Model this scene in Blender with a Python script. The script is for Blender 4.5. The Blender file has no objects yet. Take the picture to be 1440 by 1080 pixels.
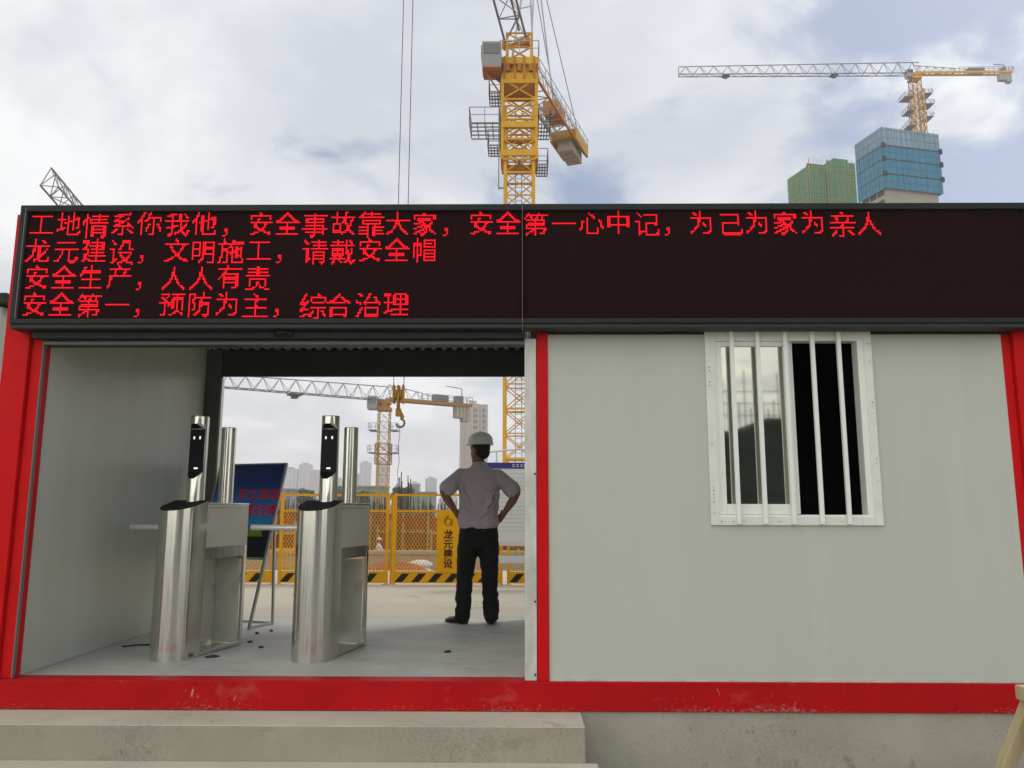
import bpy, bmesh, math, random
from mathutils import Vector, Matrix
R = math.radians
sc = bpy.context.scene
COL = sc.collection
random.seed(7)

# ------------------------------------------------------------------ camera
F_PX, PITCH, YAW, ROLL = 1110.0, 0.1571, 0.0120, 0.0018
cam_data = bpy.data.cameras.new("camera")
cam_data.sensor_fit = 'HORIZONTAL'; cam_data.sensor_width = 36.0
cam_data.lens = F_PX / 1440.0 * 36.0
cam_data.clip_start = 0.05; cam_data.clip_end = 6000
cam = bpy.data.objects.new("camera", cam_data); COL.objects.link(cam)
_w = Vector((-math.sin(YAW)*math.cos(PITCH), math.cos(YAW)*math.cos(PITCH), math.sin(PITCH)))
_r = Vector((math.cos(YAW), math.sin(YAW), 0)); _u = _r.cross(_w)
_r2 = math.cos(ROLL)*_r + math.sin(ROLL)*_u; _u2 = -math.sin(ROLL)*_r + math.cos(ROLL)*_u
M_ = Matrix.Identity(4)
for i in range(3):
    M_[i][0] = _r2[i]; M_[i][1] = _u2[i]; M_[i][2] = -_w[i]
M_.translation = Vector((2.874, -4.487, 0.923))
cam.matrix_world = M_
sc.camera = cam

# ------------------------------------------------------------------ sky, sun, exposure
SUN_ELEV, SUN_AZ = 56.0, 62.0      # azimuth from +Y (behind the cabin) towards +X
world = bpy.data.worlds.new("World"); sc.world = world; world.use_nodes = True
nt = world.node_tree; N, L = nt.nodes, nt.links
for n in list(N): N.remove(n)
out = N.new('ShaderNodeOutputWorld'); bg = N.new('ShaderNodeBackground')
sky = N.new('ShaderNodeTexSky'); sky.sky_type = 'NISHITA'; sky.sun_disc = False
sky.sun_elevation = R(SUN_ELEV); sky.sun_rotation = R(SUN_AZ)
sky.air_density = 1.0; sky.dust_density = 2.0; sky.ozone_density = 1.0
SKY_STRENGTH = 0.10
tc = N.new('ShaderNodeTexCoord'); sep = N.new('ShaderNodeSeparateXYZ'); L.new(tc.outputs['Generated'], sep.inputs[0])
def math_node(op, a, b=None, clamp=False):
    n = N.new('ShaderNodeMath'); n.operation = op; n.use_clamp = clamp
    for i, v in enumerate((a, b)):
        if v is None: continue
        if isinstance(v, (int, float)): n.inputs[i].default_value = v
        else: L.new(v, n.inputs[i])
    return n.outputs[0]
def map_range(v, a, b, c, d):
    n = N.new('ShaderNodeMapRange'); n.clamp = True; n.interpolation_type = 'SMOOTHSTEP'
    L.new(v, n.inputs['Value'])
    for k, x in zip(('From Min', 'From Max', 'To Min', 'To Max'), (a, b, c, d)): n.inputs[k].default_value = x
    return n.outputs[0]
zz = math_node('ADD', math_node('MAXIMUM', sep.outputs['Z'], 0.0), 0.22)
cmb = N.new('ShaderNodeCombineXYZ')
L.new(math_node('DIVIDE', sep.outputs['X'], zz), cmb.inputs[0]); L.new(math_node('DIVIDE', sep.outputs['Y'], zz), cmb.inputs[1])
cmb.inputs[2].default_value = 3.7
def noise(scale, detail, rough, off):
    m = N.new('ShaderNodeMapping'); m.inputs['Location'].default_value = off; L.new(cmb.outputs[0], m.inputs[0])
    n = N.new('ShaderNodeTexNoise'); n.inputs['Scale'].default_value = scale; n.inputs['Detail'].default_value = detail
    n.inputs['Roughness'].default_value = rough; n.inputs['Distortion'].default_value = 0.35
    L.new(m.outputs[0], n.inputs['Vector']); return n.outputs['Fac']
n_gap = noise(2.6, 6.0, 0.56, (3.1, 1.7, 0.0))
n_tone = noise(1.5, 5.0, 0.55, (9.3, 4.1, 0.0))
# the clouds break up more towards +X
bias = map_range(sep.outputs['X'], 0.02, 0.44, -0.075, 0.125)
gap = math_node('ADD', n_gap, bias)
gapmask = map_range(gap, 0.46, 0.63, 0.0, 0.95)
low = map_range(sep.outputs['Z'], 0.02, 0.30, 0.0, 1.0)       # the gaps close towards the horizon
gapmask = math_node('MULTIPLY', gapmask, low)
ramp = N.new('ShaderNodeValToRGB'); L.new(n_tone, ramp.inputs[0])
e = ramp.color_ramp.elements
e[0].position = 0.36; e[0].color = (0.49, 0.515, 0.575, 1)
e[1].position = 0.60; e[1].color = (0.75, 0.765, 0.775, 1)
e2 = ramp.color_ramp.elements.new(0.5); e2.color = (0.615, 0.635, 0.665, 1)
skymul = N.new('ShaderNodeVectorMath'); skymul.operation = 'SCALE'; L.new(sky.outputs[0], skymul.inputs[0]); skymul.inputs['Scale'].default_value = 0.86
cl = N.new('ShaderNodeVectorMath'); cl.operation = 'SCALE'; L.new(ramp.outputs[0], cl.inputs[0]); cl.inputs['Scale'].default_value = 1.0 / SKY_STRENGTH
# sky on the street side (behind the viewer), brightened and warmed to light the facade
front = map_range(sep.outputs['Y'], 0.15, -0.75, 0.0, 1.0)
tint = N.new('ShaderNodeMix'); tint.data_type = 'RGBA'; L.new(front, tint.inputs['Factor'])
tint.inputs['A'].default_value = (1, 1, 1, 1); tint.inputs['B'].default_value = (1.95, 1.88, 1.62, 1)
cl2 = N.new('ShaderNodeVectorMath'); cl2.operation = 'MULTIPLY'; L.new(cl.outputs[0], cl2.inputs[0]); L.new(tint.outputs['Result'], cl2.inputs[1])
mix = N.new('ShaderNodeMix'); mix.data_type = 'RGBA'
L.new(gapmask, mix.inputs['Factor']); L.new(cl2.outputs[0], mix.inputs['A']); L.new(skymul.outputs[0], mix.inputs['B'])
L.new(mix.outputs['Result'], bg.inputs['Color']); bg.inputs['Strength'].default_value = SKY_STRENGTH
L.new(bg.outputs[0], out.inputs[0])

sun_d = bpy.data.lights.new("sun", 'SUN'); sun_d.energy = 1.0; sun_d.angle = R(18); sun_d.color = (1.0, 0.95, 0.87)
sun = bpy.data.objects.new("sun", sun_d); COL.objects.link(sun)
_s = Vector((math.sin(R(SUN_AZ))*math.cos(R(SUN_ELEV)), math.cos(R(SUN_AZ))*math.cos(R(SUN_ELEV)), math.sin(R(SUN_ELEV))))
sun.rotation_euler = _s.to_track_quat('Z', 'Y').to_euler()
sc.view_settings.view_transform = 'Standard'; sc.view_settings.look = 'None'
sc.view_settings.exposure = 0.40; sc.view_settings.gamma = 1.0; sc.view_settings.use_curve_mapping = False
sc.cycles.volume_bounces = 2
sc.cycles.max_bounces = 8

# ------------------------------------------------------------------ materials
def mat(name, col, rough=0.6, metal=0.0, var=0.0, vscale=4.0, bump=0.0, bscale=40.0, col2=None, spec=None,
        stretch=None, emit=None, aniso=0.0, coat=0.0, rvar=0.0, bdist=0.01):
    m = bpy.data.materials.new(name); m.use_nodes = True
    t = m.node_tree; n = t.nodes; b = n['Principled BSDF']
    b.inputs['Base Color'].default_value = (*col, 1); b.inputs['Roughness'].default_value = rough; b.inputs['Metallic'].default_value = metal
    spec = 0.25 if spec is None and metal < 0.2 else spec
    if spec is not None: b.inputs['Specular IOR Level'].default_value = spec
    if coat: b.inputs['Coat Weight'].default_value = coat; b.inputs['Coat Roughness'].default_value = 0.15
    if aniso: b.inputs['Anisotropic'].default_value = aniso
    if emit: b.inputs['Emission Color'].default_value = (*emit[0], 1); b.inputs['Emission Strength'].default_value = emit[1]
    if var or col2 or bump or rvar:
        tcn = n.new('ShaderNodeTexCoord'); mp = n.new('ShaderNodeMapping'); t.links.new(tcn.outputs['Object'], mp.inputs[0])
        if stretch: mp.inputs['Scale'].default_value = stretch
    if var or col2:
        nz = n.new('ShaderNodeTexNoise'); nz.inputs['Scale'].default_value = vscale; nz.inputs['Detail'].default_value = 6; nz.inputs['Roughness'].default_value = 0.62
        t.links.new(mp.outputs[0], nz.inputs['Vector'])
        rp = n.new('ShaderNodeValToRGB'); t.links.new(nz.outputs['Fac'], rp.inputs[0])
        c2 = col2 if col2 else tuple(max(0, c*(1+var)) for c in col)
        c1 = col if col2 else tuple(max(0, c*(1-var)) for c in col)
        rp.color_ramp.elements[0].position = 0.33; rp.color_ramp.elements[0].color = (*c1, 1)
        rp.color_ramp.elements[1].position = 0.67; rp.color_ramp.elements[1].color = (*c2, 1)
        t.links.new(rp.outputs[0], b.inputs['Base Color'])
    if rvar:
        nr = n.new('ShaderNodeTexNoise'); nr.inputs['Scale'].default_value = vscale*1.7; nr.inputs['Detail'].default_value = 5
        t.links.new(mp.outputs[0], nr.inputs['Vector'])
        mr = n.new('ShaderNodeMapRange'); t.links.new(nr.outputs['Fac'], mr.inputs['Value'])
        mr.inputs['From Min'].default_value = 0.3; mr.inputs['From Max'].default_value = 0.7
        mr.inputs['To Min'].default_value = max(0.02, rough-rvar); mr.inputs['To Max'].default_value = min(1, rough+rvar)
        t.links.new(mr.outputs[0], b.inputs['Roughness'])
    if bump:
        nb = n.new('ShaderNodeTexNoise'); nb.inputs['Scale'].default_value = bscale; nb.inputs['Detail'].default_value = 4
        t.links.new(mp.outputs[0], nb.inputs['Vector'])
        bp = n.new('ShaderNodeBump'); bp.inputs['Strength'].default_value = min(1, bump); bp.inputs['Distance'].default_value = bdist
        t.links.new(nb.outputs['Fac'], bp.inputs['Height']); t.links.new(bp.outputs[0], b.inputs['Normal'])
    return m

def worn(m, wear_col, scale=30.0, lo=0.66, hi=0.72, stretch=(1, 1, 1), zrange=None):
    """scratches, chips or mottling of wear_col over an existing material"""
    t = m.node_tree; n = t.nodes; b = n['Principled BSDF']
    tcn = n.new('ShaderNodeTexCoord'); mp = n.new('ShaderNodeMapping'); mp.inputs['Scale'].default_value = stretch
    t.links.new(tcn.outputs['Object'], mp.inputs[0])
    a = n.new('ShaderNodeTexNoise'); a.inputs['Scale'].default_value = scale; a.inputs['Detail'].default_value = 8; a.inputs['Roughness'].default_value = 0.7
    t.links.new(mp.outputs[0], a.inputs['Vector'])
    g = n.new('ShaderNodeTexNoise'); g.inputs['Scale'].default_value = 1.3; g.inputs['Detail'].default_value = 3
    t.links.new(tcn.outputs['Object'], g.inputs['Vector'])
    s = n.new('ShaderNodeMath'); s.operation = 'MULTIPLY_ADD'; t.links.new(g.outputs['Fac'], s.inputs[0]); s.inputs[1].default_value = 0.45; s.inputs[2].default_value = -0.225
    ad = n.new('ShaderNodeMath'); t.links.new(a.outputs['Fac'], ad.inputs[0]); t.links.new(s.outputs[0], ad.inputs[1])
    val = ad.outputs[0]
    if zrange:
        sp = n.new('ShaderNodeSeparateXYZ'); t.links.new(tcn.outputs['Object'], sp.inputs[0])
        mr = n.new('ShaderNodeMapRange'); t.links.new(sp.outputs['Z'], mr.inputs['Value'])
        for k, x in zip(('From Min', 'From Max', 'To Min', 'To Max'), zrange): mr.inputs[k].default_value = x
        ad2 = n.new('ShaderNodeMath'); t.links.new(val, ad2.inputs[0]); t.links.new(mr.outputs[0], ad2.inputs[1]); val = ad2.outputs[0]
    r2 = n.new('ShaderNodeMapRange'); t.links.new(val, r2.inputs['Value'])
    r2.inputs['From Min'].default_value = lo; r2.inputs['From Max'].default_value = hi
    mx = n.new('ShaderNodeMix'); mx.data_type = 'RGBA'; t.links.new(r2.outputs[0], mx.inputs['Factor'])
    src = b.inputs['Base Color']
    if src.is_linked: t.links.new(src.links[0].from_socket, mx.inputs['A'])
    else: mx.inputs['A'].default_value = src.default_value
    mx.inputs['B'].default_value = (*wear_col, 1)
    t.links.new(mx.outputs['Result'], b.inputs['Base Color'])
    return m

M = {}
M['red'] = worn(mat('red_paint', (0.60, 0.007, 0.009), 0.45, spec=0.10, var=0.10, vscale=3, bump=0.06, bscale=30), (0.50, 0.30, 0.27), 38, 0.70, 0.76, (0.5, 1, 1.6))
M['red_beam'] = worn(worn(mat('scuffed_red_paint', (0.46, 0.006, 0.009), 0.5, spec=0.10, var=0.12, vscale=2.5, bump=0.12, bscale=45), (0.52, 0.07, 0.065), 5, 0.60, 0.80, (0.8, 1, 1.4)),
                     (0.52, 0.36, 0.32), 30, 0.69, 0.75, (1, 1, 0.35))
M['panel'] = worn(mat('grey_sandwich_panel', (0.535, 0.545, 0.49), 0.42, var=0.025, vscale=1.0, bump=0.06, bscale=2.2, stretch=(5, 5, 0.35)), (0.485, 0.495, 0.44), 2.2, 0.50, 0.95, (4, 4, 0.3))
M['inner_panel'] = mat('inner_grey_panel', (0.50, 0.52, 0.445), 0.30, spec=0.5, var=0.05, vscale=1.0, bump=0.12, bscale=2.0, stretch=(5, 5, 0.35))
M['galv'] = mat('galvanised_steel', (0.60, 0.60, 0.56), 0.45, 0.35, var=0.22, vscale=9, rvar=0.12, stretch=(1, 1, 0.4))
M['darkmetal'] = mat('dark_grey_metal', (0.036, 0.040, 0.040), 0.48, 0.0, spec=0.2, var=0.12, vscale=6)
M['alu'] = mat('grey_aluminium_profile', (0.026, 0.030, 0.029), 0.5, 0.0, spec=0.15, var=0.12, vscale=5)
M['header'] = mat('dark_header_panel', (0.05, 0.054, 0.05), 0.5, var=0.12, vscale=3)
M['black'] = mat('black_plastic', (0.012, 0.012, 0.013), 0.25)
M['floor'] = worn(mat('grey_cement_board', (0.47, 0.46, 0.435), 0.6, var=0.12, vscale=2.2, bump=0.1, bscale=60, rvar=0.12), (0.46, 0.46, 0.44), 6, 0.56, 0.70, (1, 2, 1))
M['floor'] = worn(M['floor'], (0.20, 0.195, 0.18), 3.8, 0.59, 0.74, (1, 3.0, 1))
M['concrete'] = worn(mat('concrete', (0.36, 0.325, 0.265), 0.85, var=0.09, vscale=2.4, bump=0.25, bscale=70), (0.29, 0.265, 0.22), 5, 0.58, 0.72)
M['lit_tread'] = worn(mat('painted_lit_concrete_top', (0.56, 0.53, 0.44), 0.85, var=0.08, vscale=2.0, bump=0.2, bscale=60), (0.42, 0.39, 0.32), 6, 0.60, 0.74)  # lighter than the risers: sky light on the step tops put into the colour
M['plinth'] = worn(mat('cement_render', (0.40, 0.375, 0.31), 0.9, var=0.12, vscale=2.0, bump=0.35, bscale=55), (0.14, 0.135, 0.115), 9, 0.64, 0.78, (1, 1, 0.6), (-0.28, -0.5, -0.06, 0.07))
M['yard'] = worn(mat('yard_concrete', (0.47, 0.435, 0.35), 0.85, var=0.07, vscale=0.8, bump=0.15, bscale=30), (0.33, 0.31, 0.27), 3, 0.58, 0.72)
M['soil'] = mat('site_soil', (0.17, 0.105, 0.07), 0.95, vscale=0.35, col2=(0.30, 0.23, 0.17), bump=0.5, bscale=3)
M['street'] = mat('street_concrete', (0.22, 0.21, 0.19), 0.9, var=0.15, vscale=0.6, bump=0.2, bscale=30)
for k_, c_, s_ in (('concrete', (0.20, 0.185, 0.155), 130), ('lit_tread', (0.34, 0.315, 0.26), 120), ('plinth', (0.32, 0.305, 0.255), 110), ('floor', (0.30, 0.295, 0.28), 140), ('yard', (0.33, 0.31, 0.26), 40)):
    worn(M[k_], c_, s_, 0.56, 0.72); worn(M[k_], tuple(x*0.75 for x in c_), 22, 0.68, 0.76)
worn(M['red_beam'], (0.36, 0.20, 0.16), 75, 0.66, 0.76, (0.6, 1, 1), (-0.155, -0.09, 0.12, -0.02))
worn(M['red_beam'], (0.16, 0.010, 0.010), 9, 0.66, 0.78, (0.5, 1, 2))
# brushed stainless
def stainless(name, col=(0.60, 0.60, 0.57), rough=0.24, streak=(60, 60, 1.0)):
    m = mat(name, col, rough, 1.0, aniso=0.75)
    m.node_tree.nodes['Principled BSDF'].inputs['Anisotropic Rotation'].default_value = 0.25
    t = m.node_tree; n = t.nodes; b = n['Principled BSDF']
    tcn = n.new('ShaderNodeTexCoord'); mp = n.new('ShaderNodeMapping'); mp.inputs['Scale'].default_value = streak; t.links.new(tcn.outputs['Object'], mp.inputs[0])
    a = n.new('ShaderNodeTexNoise'); a.inputs['Scale'].default_value = 4; a.inputs['Detail'].default_value = 5; t.links.new(mp.outputs[0], a.inputs['Vector'])
    mr = n.new('ShaderNodeMapRange'); t.links.new(a.outputs['Fac'], mr.inputs['Value']); mr.inputs['From Min'].default_value = 0.3; mr.inputs['From Max'].default_value = 0.7
    mr.inputs['To Min'].default_value = rough-0.06; mr.inputs['To Max'].default_value = rough+0.10; t.links.new(mr.outputs[0], b.inputs['Roughness'])
    bp = n.new('ShaderNodeBump'); bp.inputs['Strength'].default_value = 0.04; bp.inputs['Distance'].default_value = 0.004
    t.links.new(a.outputs['Fac'], bp.inputs['Height']); t.links.new(bp.outputs[0], b.inputs['Normal'])
    return m
M['steel'] = stainless('brushed_stainless', (0.70, 0.69, 0.645), 0.14)
M['steel_sheet'] = stainless('stainless_sheet', (0.66, 0.65, 0.60), 0.20, (1.5, 1.5, 1.5))
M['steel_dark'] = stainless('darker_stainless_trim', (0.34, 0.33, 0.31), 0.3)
M['pale_sheet'] = worn(mat('stainless_painted_sheen', (0.66, 0.645, 0.565), 0.3, 0.25, var=0.06, vscale=3), (0.42, 0.38, 0.30), 4, 0.60, 0.78)  # stainless with its bright reflections put into a pale colour; the stains are real
M['steel_arm'] = mat('polished_tube_steel', (0.82, 0.82, 0.80), 0.25, 0.3, spec=0.6)  # highlight on the tube put into a pale, barely metallic colour
# ------------------------------------------------------------------ mesh builder
class MB:
    def __init__(s): s.v, s.f, s.m = [], [], []
    def add(s, vs, fs, mi=0):
        o = len(s.v); s.v += [tuple(v) for v in vs]
        for f in fs: s.f.append(tuple(i+o for i in f)); s.m.append(mi)
        return s
    def box(s, x0, x1, y0, y1, z0, z1, mi=0):
        vs = [(x, y, z) for x in (x0, x1) for y in (y0, y1) for z in (z0, z1)]
        return s.add(vs, [(0, 1, 3, 2), (4, 6, 7, 5), (0, 4, 5, 1), (2, 3, 7, 6), (0, 2, 6, 4), (1, 5, 7, 3)], mi)
    def bar(s, a, b, r, n=4, r2=None, mi=0, cap=True, up=None):
        a, b = Vector(a), Vector(b); d = b-a
        if d.length < 1e-7: return s
        d.normalize(); h = Vector(up) if up else (Vector((0, 0, 1)) if abs(d.z) < 0.9 else Vector((0, 1, 0)))
        u = d.cross(h).normalized(); w = u.cross(d); r2 = r if r2 is None else r2
        vs = []
        for p, rr in ((a, r), (b, r2)):
            for k in range(n):
                t = 2*math.pi*(k+0.5)/n
                vs.append(p+(u*math.cos(t)+w*math.sin(t))*rr)
        fs = [(k, (k+1) % n, n+(k+1) % n, n+k) for k in range(n)]
        if cap: fs += [tuple(range(n-1, -1, -1)), tuple(range(n, 2*n))]
        return s.add(vs, fs, mi)
    def path(s, pts, r, n=6, mi=0):
        for a, b in zip(pts, pts[1:]): s.bar(a, b, r, n, mi=mi)
        return s
    def loft(s, rings, cap=True, mi=0):
        n = len(rings[0]); vs = [p for r_ in rings for p in r_]; fs = []
        for i in range(len(rings)-1):
            for k in range(n):
                fs.append((i*n+k, i*n+(k+1) % n, (i+1)*n+(k+1) % n, (i+1)*n+k))
        if cap: fs += [tuple(range(n-1, -1, -1)), tuple(range((len(rings)-1)*n, len(rings)*n))]
        return s.add(vs, fs, mi)
    def prism(s, poly, z0, z1, mi=0):
        return s.loft([[(x, y, z0) for x, y in poly], [(x, y, z1) for x, y in poly]], True, mi)
    def obj(s, name, mats, parent=None, smooth=False, bevel=0.0, seg=2):
        me = bpy.data.meshes.new(name); me.from_pydata(s.v, [], s.f)
        for q in (mats if isinstance(mats, (list, tuple)) else [mats]): me.materials.append(q)
        if any(s.m): me.polygons.foreach_set('material_index', s.m)
        bm = bmesh.new(); bm.from_mesh(me); bmesh.ops.recalc_face_normals(bm, faces=bm.faces); bm.to_mesh(me); bm.free()
        o = bpy.data.objects.new(name, me); COL.objects.link(o)
        if parent is not None: o.parent = parent
        if smooth:
            me.polygons.foreach_set('use_smooth', [True]*len(me.polygons))
            md = o.modifiers.new('edges', 'EDGE_SPLIT'); md.split_angle = R(38)
        if bevel:
            b = o.modifiers.new('bevel', 'BEVEL'); b.width = bevel; b.segments = seg; b.limit_method = 'ANGLE'; b.angle_limit = R(50)
        me.update(); return o

def tag(o, label, cat, group=None):
    o['label'] = label; o['category'] = cat; o['kind'] = 'thing'
    if group: o['group'] = group
    return o
def structure(o): o['kind'] = 'structure'; return o
def thing(name, label, cat, loc=(0, 0, 0), rz=0.0, group=None):
    o = bpy.data.objects.new(name, None); COL.objects.link(o); o.empty_display_size = 0.2
    o.location = loc; o.rotation_euler = (0, 0, rz); return tag(o, label, cat, group)
def copy_tree(o, parent=None):
    c = o.copy(); COL.objects.link(c)
    if parent is not None:
        c.parent = parent
    for ch in list(o.children): copy_tree(ch, c)
    return c
def box_obj(name, m, parent, x0, x1, y0, y1, z0, z1, bevel=0.0):
    return MB().box(x0, x1, y0, y1, z0, z1).obj(name, m, parent, bevel=bevel)
def text_obj(name, body, size, m, parent, loc, rot=(R(90), 0, 0), extrude=0.001, sx=1.0, align='CENTER', bold=0.0):
    cu = bpy.data.curves.new(name, 'FONT'); cu.body = body; cu.size = size; cu.extrude = extrude; cu.align_x = align; cu.align_y = 'CENTER'; cu.offset = bold; cu.resolution_u = 3
    t = bpy.data.objects.new(name, cu); COL.objects.link(t)
    dg = bpy.context.evaluated_depsgraph_get(); me = bpy.data.meshes.new_from_object(t.evaluated_get(dg))
    bpy.data.objects.remove(t); me.materials.clear(); me.materials.append(m)
    o = bpy.data.objects.new(name, me); COL.objects.link(o); o.parent = parent; o.location = loc; o.rotation_euler = rot; o.scale = (sx, 1, 1)
    return o

# ------------------------------------------------------------------ ground and terrain
g = MB()
prof = [(-2500, -0.52), (7.85, -0.52), (8.0, -1.1), (18, -1.1), (18.3, -2.1), (120, -2.1), (4000, -2.1)]
xs = [-3000, -60, -20, 0, 20, 60, 3000]
vs = [(x, y, z) for (y, z) in prof for x in xs]; nx = len(xs)
g.add(vs, [(i*nx+k, i*nx+k+1, (i+1)*nx+k+1, (i+1)*nx+k) for i in range(len(prof)-1) for k in range(nx-1)])
structure(g.obj('ground', M['soil']))
structure(box_obj('street_pavement', M['street'], None, -40, 40, -28, -0.02, -0.515, -0.508))
structure(box_obj('yard_slab', M['yard'], None, -30, 40, 2.452, 7.8, -0.5, -0.004))

# ------------------------------------------------------------------ the site cabin
cab = thing('site_cabin', 'grey portable site cabin with bright red steel frame and an open entrance passage', 'cabin', (0, 0, 0))
# red frame
b = MB().box(-0.143, 5.93, -0.012, 0.11, -0.155, 0.0)
b.obj('base_beam', M['red_beam'], cab, bevel=0.006)
def post(x0, x1, f0, f1):
    q = MB().box(x0, x1, -0.014, 0.10, 0.001, 2.66); q.obj('corner_post', M['red'], cab, bevel=0.005)
    q = MB().box(f0, f1, 0.012, 0.09, 0.001, 1.93); fl = q.obj('post_flange', M['red'], cab, bevel=0.003)
post(-0.143, 0.006, 0.009, 0.074)
post(5.70, 5.93, 5.642, 5.697)
# lip between flange and wall
M['edgegrey'] = mat('dull_grey_edge_trim', (0.17, 0.18, 0.165), 0.5)
box_obj('post_edge_strip', M['edgegrey'], cab, 0.075, 0.081, 0.006, 0.032, 0.001, 1.90)
box_obj('partition_strip', M['red'], cab, 2.962, 3.026, -0.006, 0.05, 0.001, 1.935, 0.003)
j = MB().box(2.893, 2.9585, -0.004, 0.02, 0.003, 1.90).box(2.893, 2.897, 0.021, 0.12, 0.003, 1.90)
j.obj('door_jamb', M['galv'], cab, bevel=0.002)
for z in (0.035, 0.42, 1.12):
    MB().bar((2.950, -0.005, z), (2.950, -0.012, z), 0.006, 8).obj('jamb_screw', M['darkmetal'], cab)
for z in (-0.05, -0.115):
    MB().bar((-0.132, -0.012, z), (-0.132, -0.022, z), 0.010, 8).obj('beam_bolt', M['galv'], cab)
MB().box(-0.10, -0.055, -0.03, -0.015, 0.004, 0.035).obj('post_bracket', M['galv'], cab, bevel=0.003)
# flat wall beside the passage, with a real window opening x 3.955..4.86, z .86..1.92
w = MB()
WX0, WX1, WZ0, WZ1 = 3.955, 4.862, 0.862, 1.918
for (a0, a1, c0, c1) in ((3.027, WX0, 0.002, 2.6), (WX1, 5.641, 0.002, 2.6), (WX0, WX1, 0.002, WZ0), (WX0, WX1, WZ1, 2.6)):
    w.box(a0, a1, 0.006, 0.056, c0, c1)
bm_ = w.obj('front_wall', M['panel'], cab)
# light skirting line where wall meets the beam
box_obj('wall_skirt', M['galv'], cab, 3.028, 5.640, -0.003, 0.005, 0.001, 0.010)
M['room_shade'] = mat('painted_room_shade', (0.02, 0.02, 0.02), 0.8)  # near-black colour stands in for the darkness of the unlit room
# back, end and dividing walls, floor, roof, ceiling
box_obj('side_wall', M['inner_panel'], cab, 0.03, 0.0745, 0.0905, 2.44, 0.002, 2.42)
box_obj('dividing_wall', M['inner_panel'], cab, 2.93, 2.985, 0.13, 2.43, 0.002, 2.42)
box_obj('end_wall', M['panel'], cab, 5.86, 5.92, 0.105, 2.43, 0.002, 2.6)
box_obj('room_shade_sheet', M['room_shade'], cab, 3.04, 5.84, 2.30, 2.36, 0.002, 2.5); box_obj('room_shade_sheet', M['room_shade'], cab, 5.78, 5.84, 0.07, 2.29, 0.002, 2.5); box_obj('room_shade_sheet', M['room_shade'], cab, 3.04, 5.77, 0.12, 2.29, 0.002, 0.02)  # added sheets, coloured dark for the shade inside the room
box_obj('outer_side_wall', M['panel'], cab, -0.14, -0.09, 0.105, 2.43, 0.002, 2.6)
box_obj('back_wall', M['room_shade'], cab, 2.99, 5.855, 2.38, 2.43, 0.002, 2.6)
box_obj('passage_floor', M['floor'], cab, -0.13, 5.85, 0.112, 2.448, -0.15, -0.0005)
box_obj('roof', M['darkmetal'], cab, -0.13, 5.92, 0.10, 2.448, 2.605, 2.655)
c = MB(); n_w = 420; x0, x1 = 0.08, 2.925
ring = []
for k in range(n_w+1):
    x = x0+(x1-x0)*k/n_w; ph = (x/0.093) % 1.0
    h = min(1, max(0, (abs(ph-0.5)-0.14)/0.16)); ring.append((x, 2.322+0.034*h))
vs = [(x, y, z) for (x, z) in ring for y in (0.11, 2.44)]+[(x, y, z+0.004) for (x, z) in ring for y in (0.11, 2.44)]
fs = [(2*k, 2*k+2, 2*k+3, 2*k+1) for k in range(n_w)]
o2 = 2*(n_w+1); fs += [(o2+2*k, o2+2*k+2, o2+2*k+3, o2+2*k+1) for k in range(n_w)]
M['ceil'] = mat('grey_corrugated_sheet', (0.42, 0.43, 0.42), 0.45, 0.2, var=0.1, vscale=3)
c.add(vs, fs); c.obj('corrugated_ceiling', M['ceil'], cab)
rp = MB().box(0.0755, 0.215, 2.380, 2.438, 0.002, 2.318); M['postgrey'] = mat('dull_grey_post_paint', (0.12, 0.125, 0.11), 0.5)
rp.obj('rear_post', M['postgrey'], cab, bevel=0.004)
box_obj('rear_post_trim', M['galv'], cab, 0.2155, 0.222, 2.395, 2.448, 0.002, 2.06)
box_obj('rear_header', M['header'], cab, 0.2155, 2.925, 2.395, 2.439, 2.083, 2.316, 0.003)
box_obj('added_light_stop', M['header'], cab, 0.0755, 2.925, 2.4405, 2.4475, 2.20, 2.60)  # added backing that blocks daylight through the corrugation gaps
# entrance header and sliding door rail
box_obj('front_header', M['header'], cab, 0.080, 2.892, 0.0, 0.09, 1.866, 2.6)
box_obj('header_trim', M['edgegrey'], cab, 0.080, 2.892, -0.006, -0.001, 1.866, 1.884)
box_obj('door_rail', M['darkmetal'], cab, 0.04, 2.89, -0.055, -0.007, 1.894, 1.932, 0.003)
box_obj('fascia', M['darkmetal'], cab, 3.0, 5.69, -0.004, 0.005, 1.925, 2.6)

# window (a part of the cabin, with its pieces)
M['pvc'] = mat('white_window_frame', (0.84, 0.85, 0.81), 0.35, var=0.04, vscale=5)
M['film'] = mat('white_protective_film', (0.76, 0.77, 0.72), 0.5, var=0.06, vscale=9)
M['print'] = mat('faded_grey_print', (0.30, 0.31, 0.31), 0.7)
win = MB()
def frame(mb, x0, x1, z0, z1, t, y0, y1, t2=None, tb=None, tt=None):
    t2 = t if t2 is None else t2; tb = t if tb is None else tb; tt = t if tt is None else tt
    mb.box(x0, x0+t, y0, y1, z0, z1).box(x1-t2, x1, y0, y1, z0, z1).box(x0+t, x1-t2, y0, y1, z0, z0+tb).box(x0+t, x1-t2, y0, y1, z1-tt, z1)
frame(win, 3.933, 4.889, 0.836, 1.943, 0.048, -0.010, 0.0045)
wo = win.obj('window', M['film'], cab, bevel=0.002)
fr = MB(); frame(fr, 3.9705, 4.846, 0.872, 1.908, 0.022, -0.004, 0.075, 0.038); fr.obj('frame', M['pvc'], wo, bevel=0.002)
sa = MB(); frame(sa, 3.994, 4.425, 0.895, 1.885, 0.036, 0.008, 0.036, 0.040, 0.058, 0.03); sa.obj('sash', M['pvc'], wo, bevel=0.003)
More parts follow.
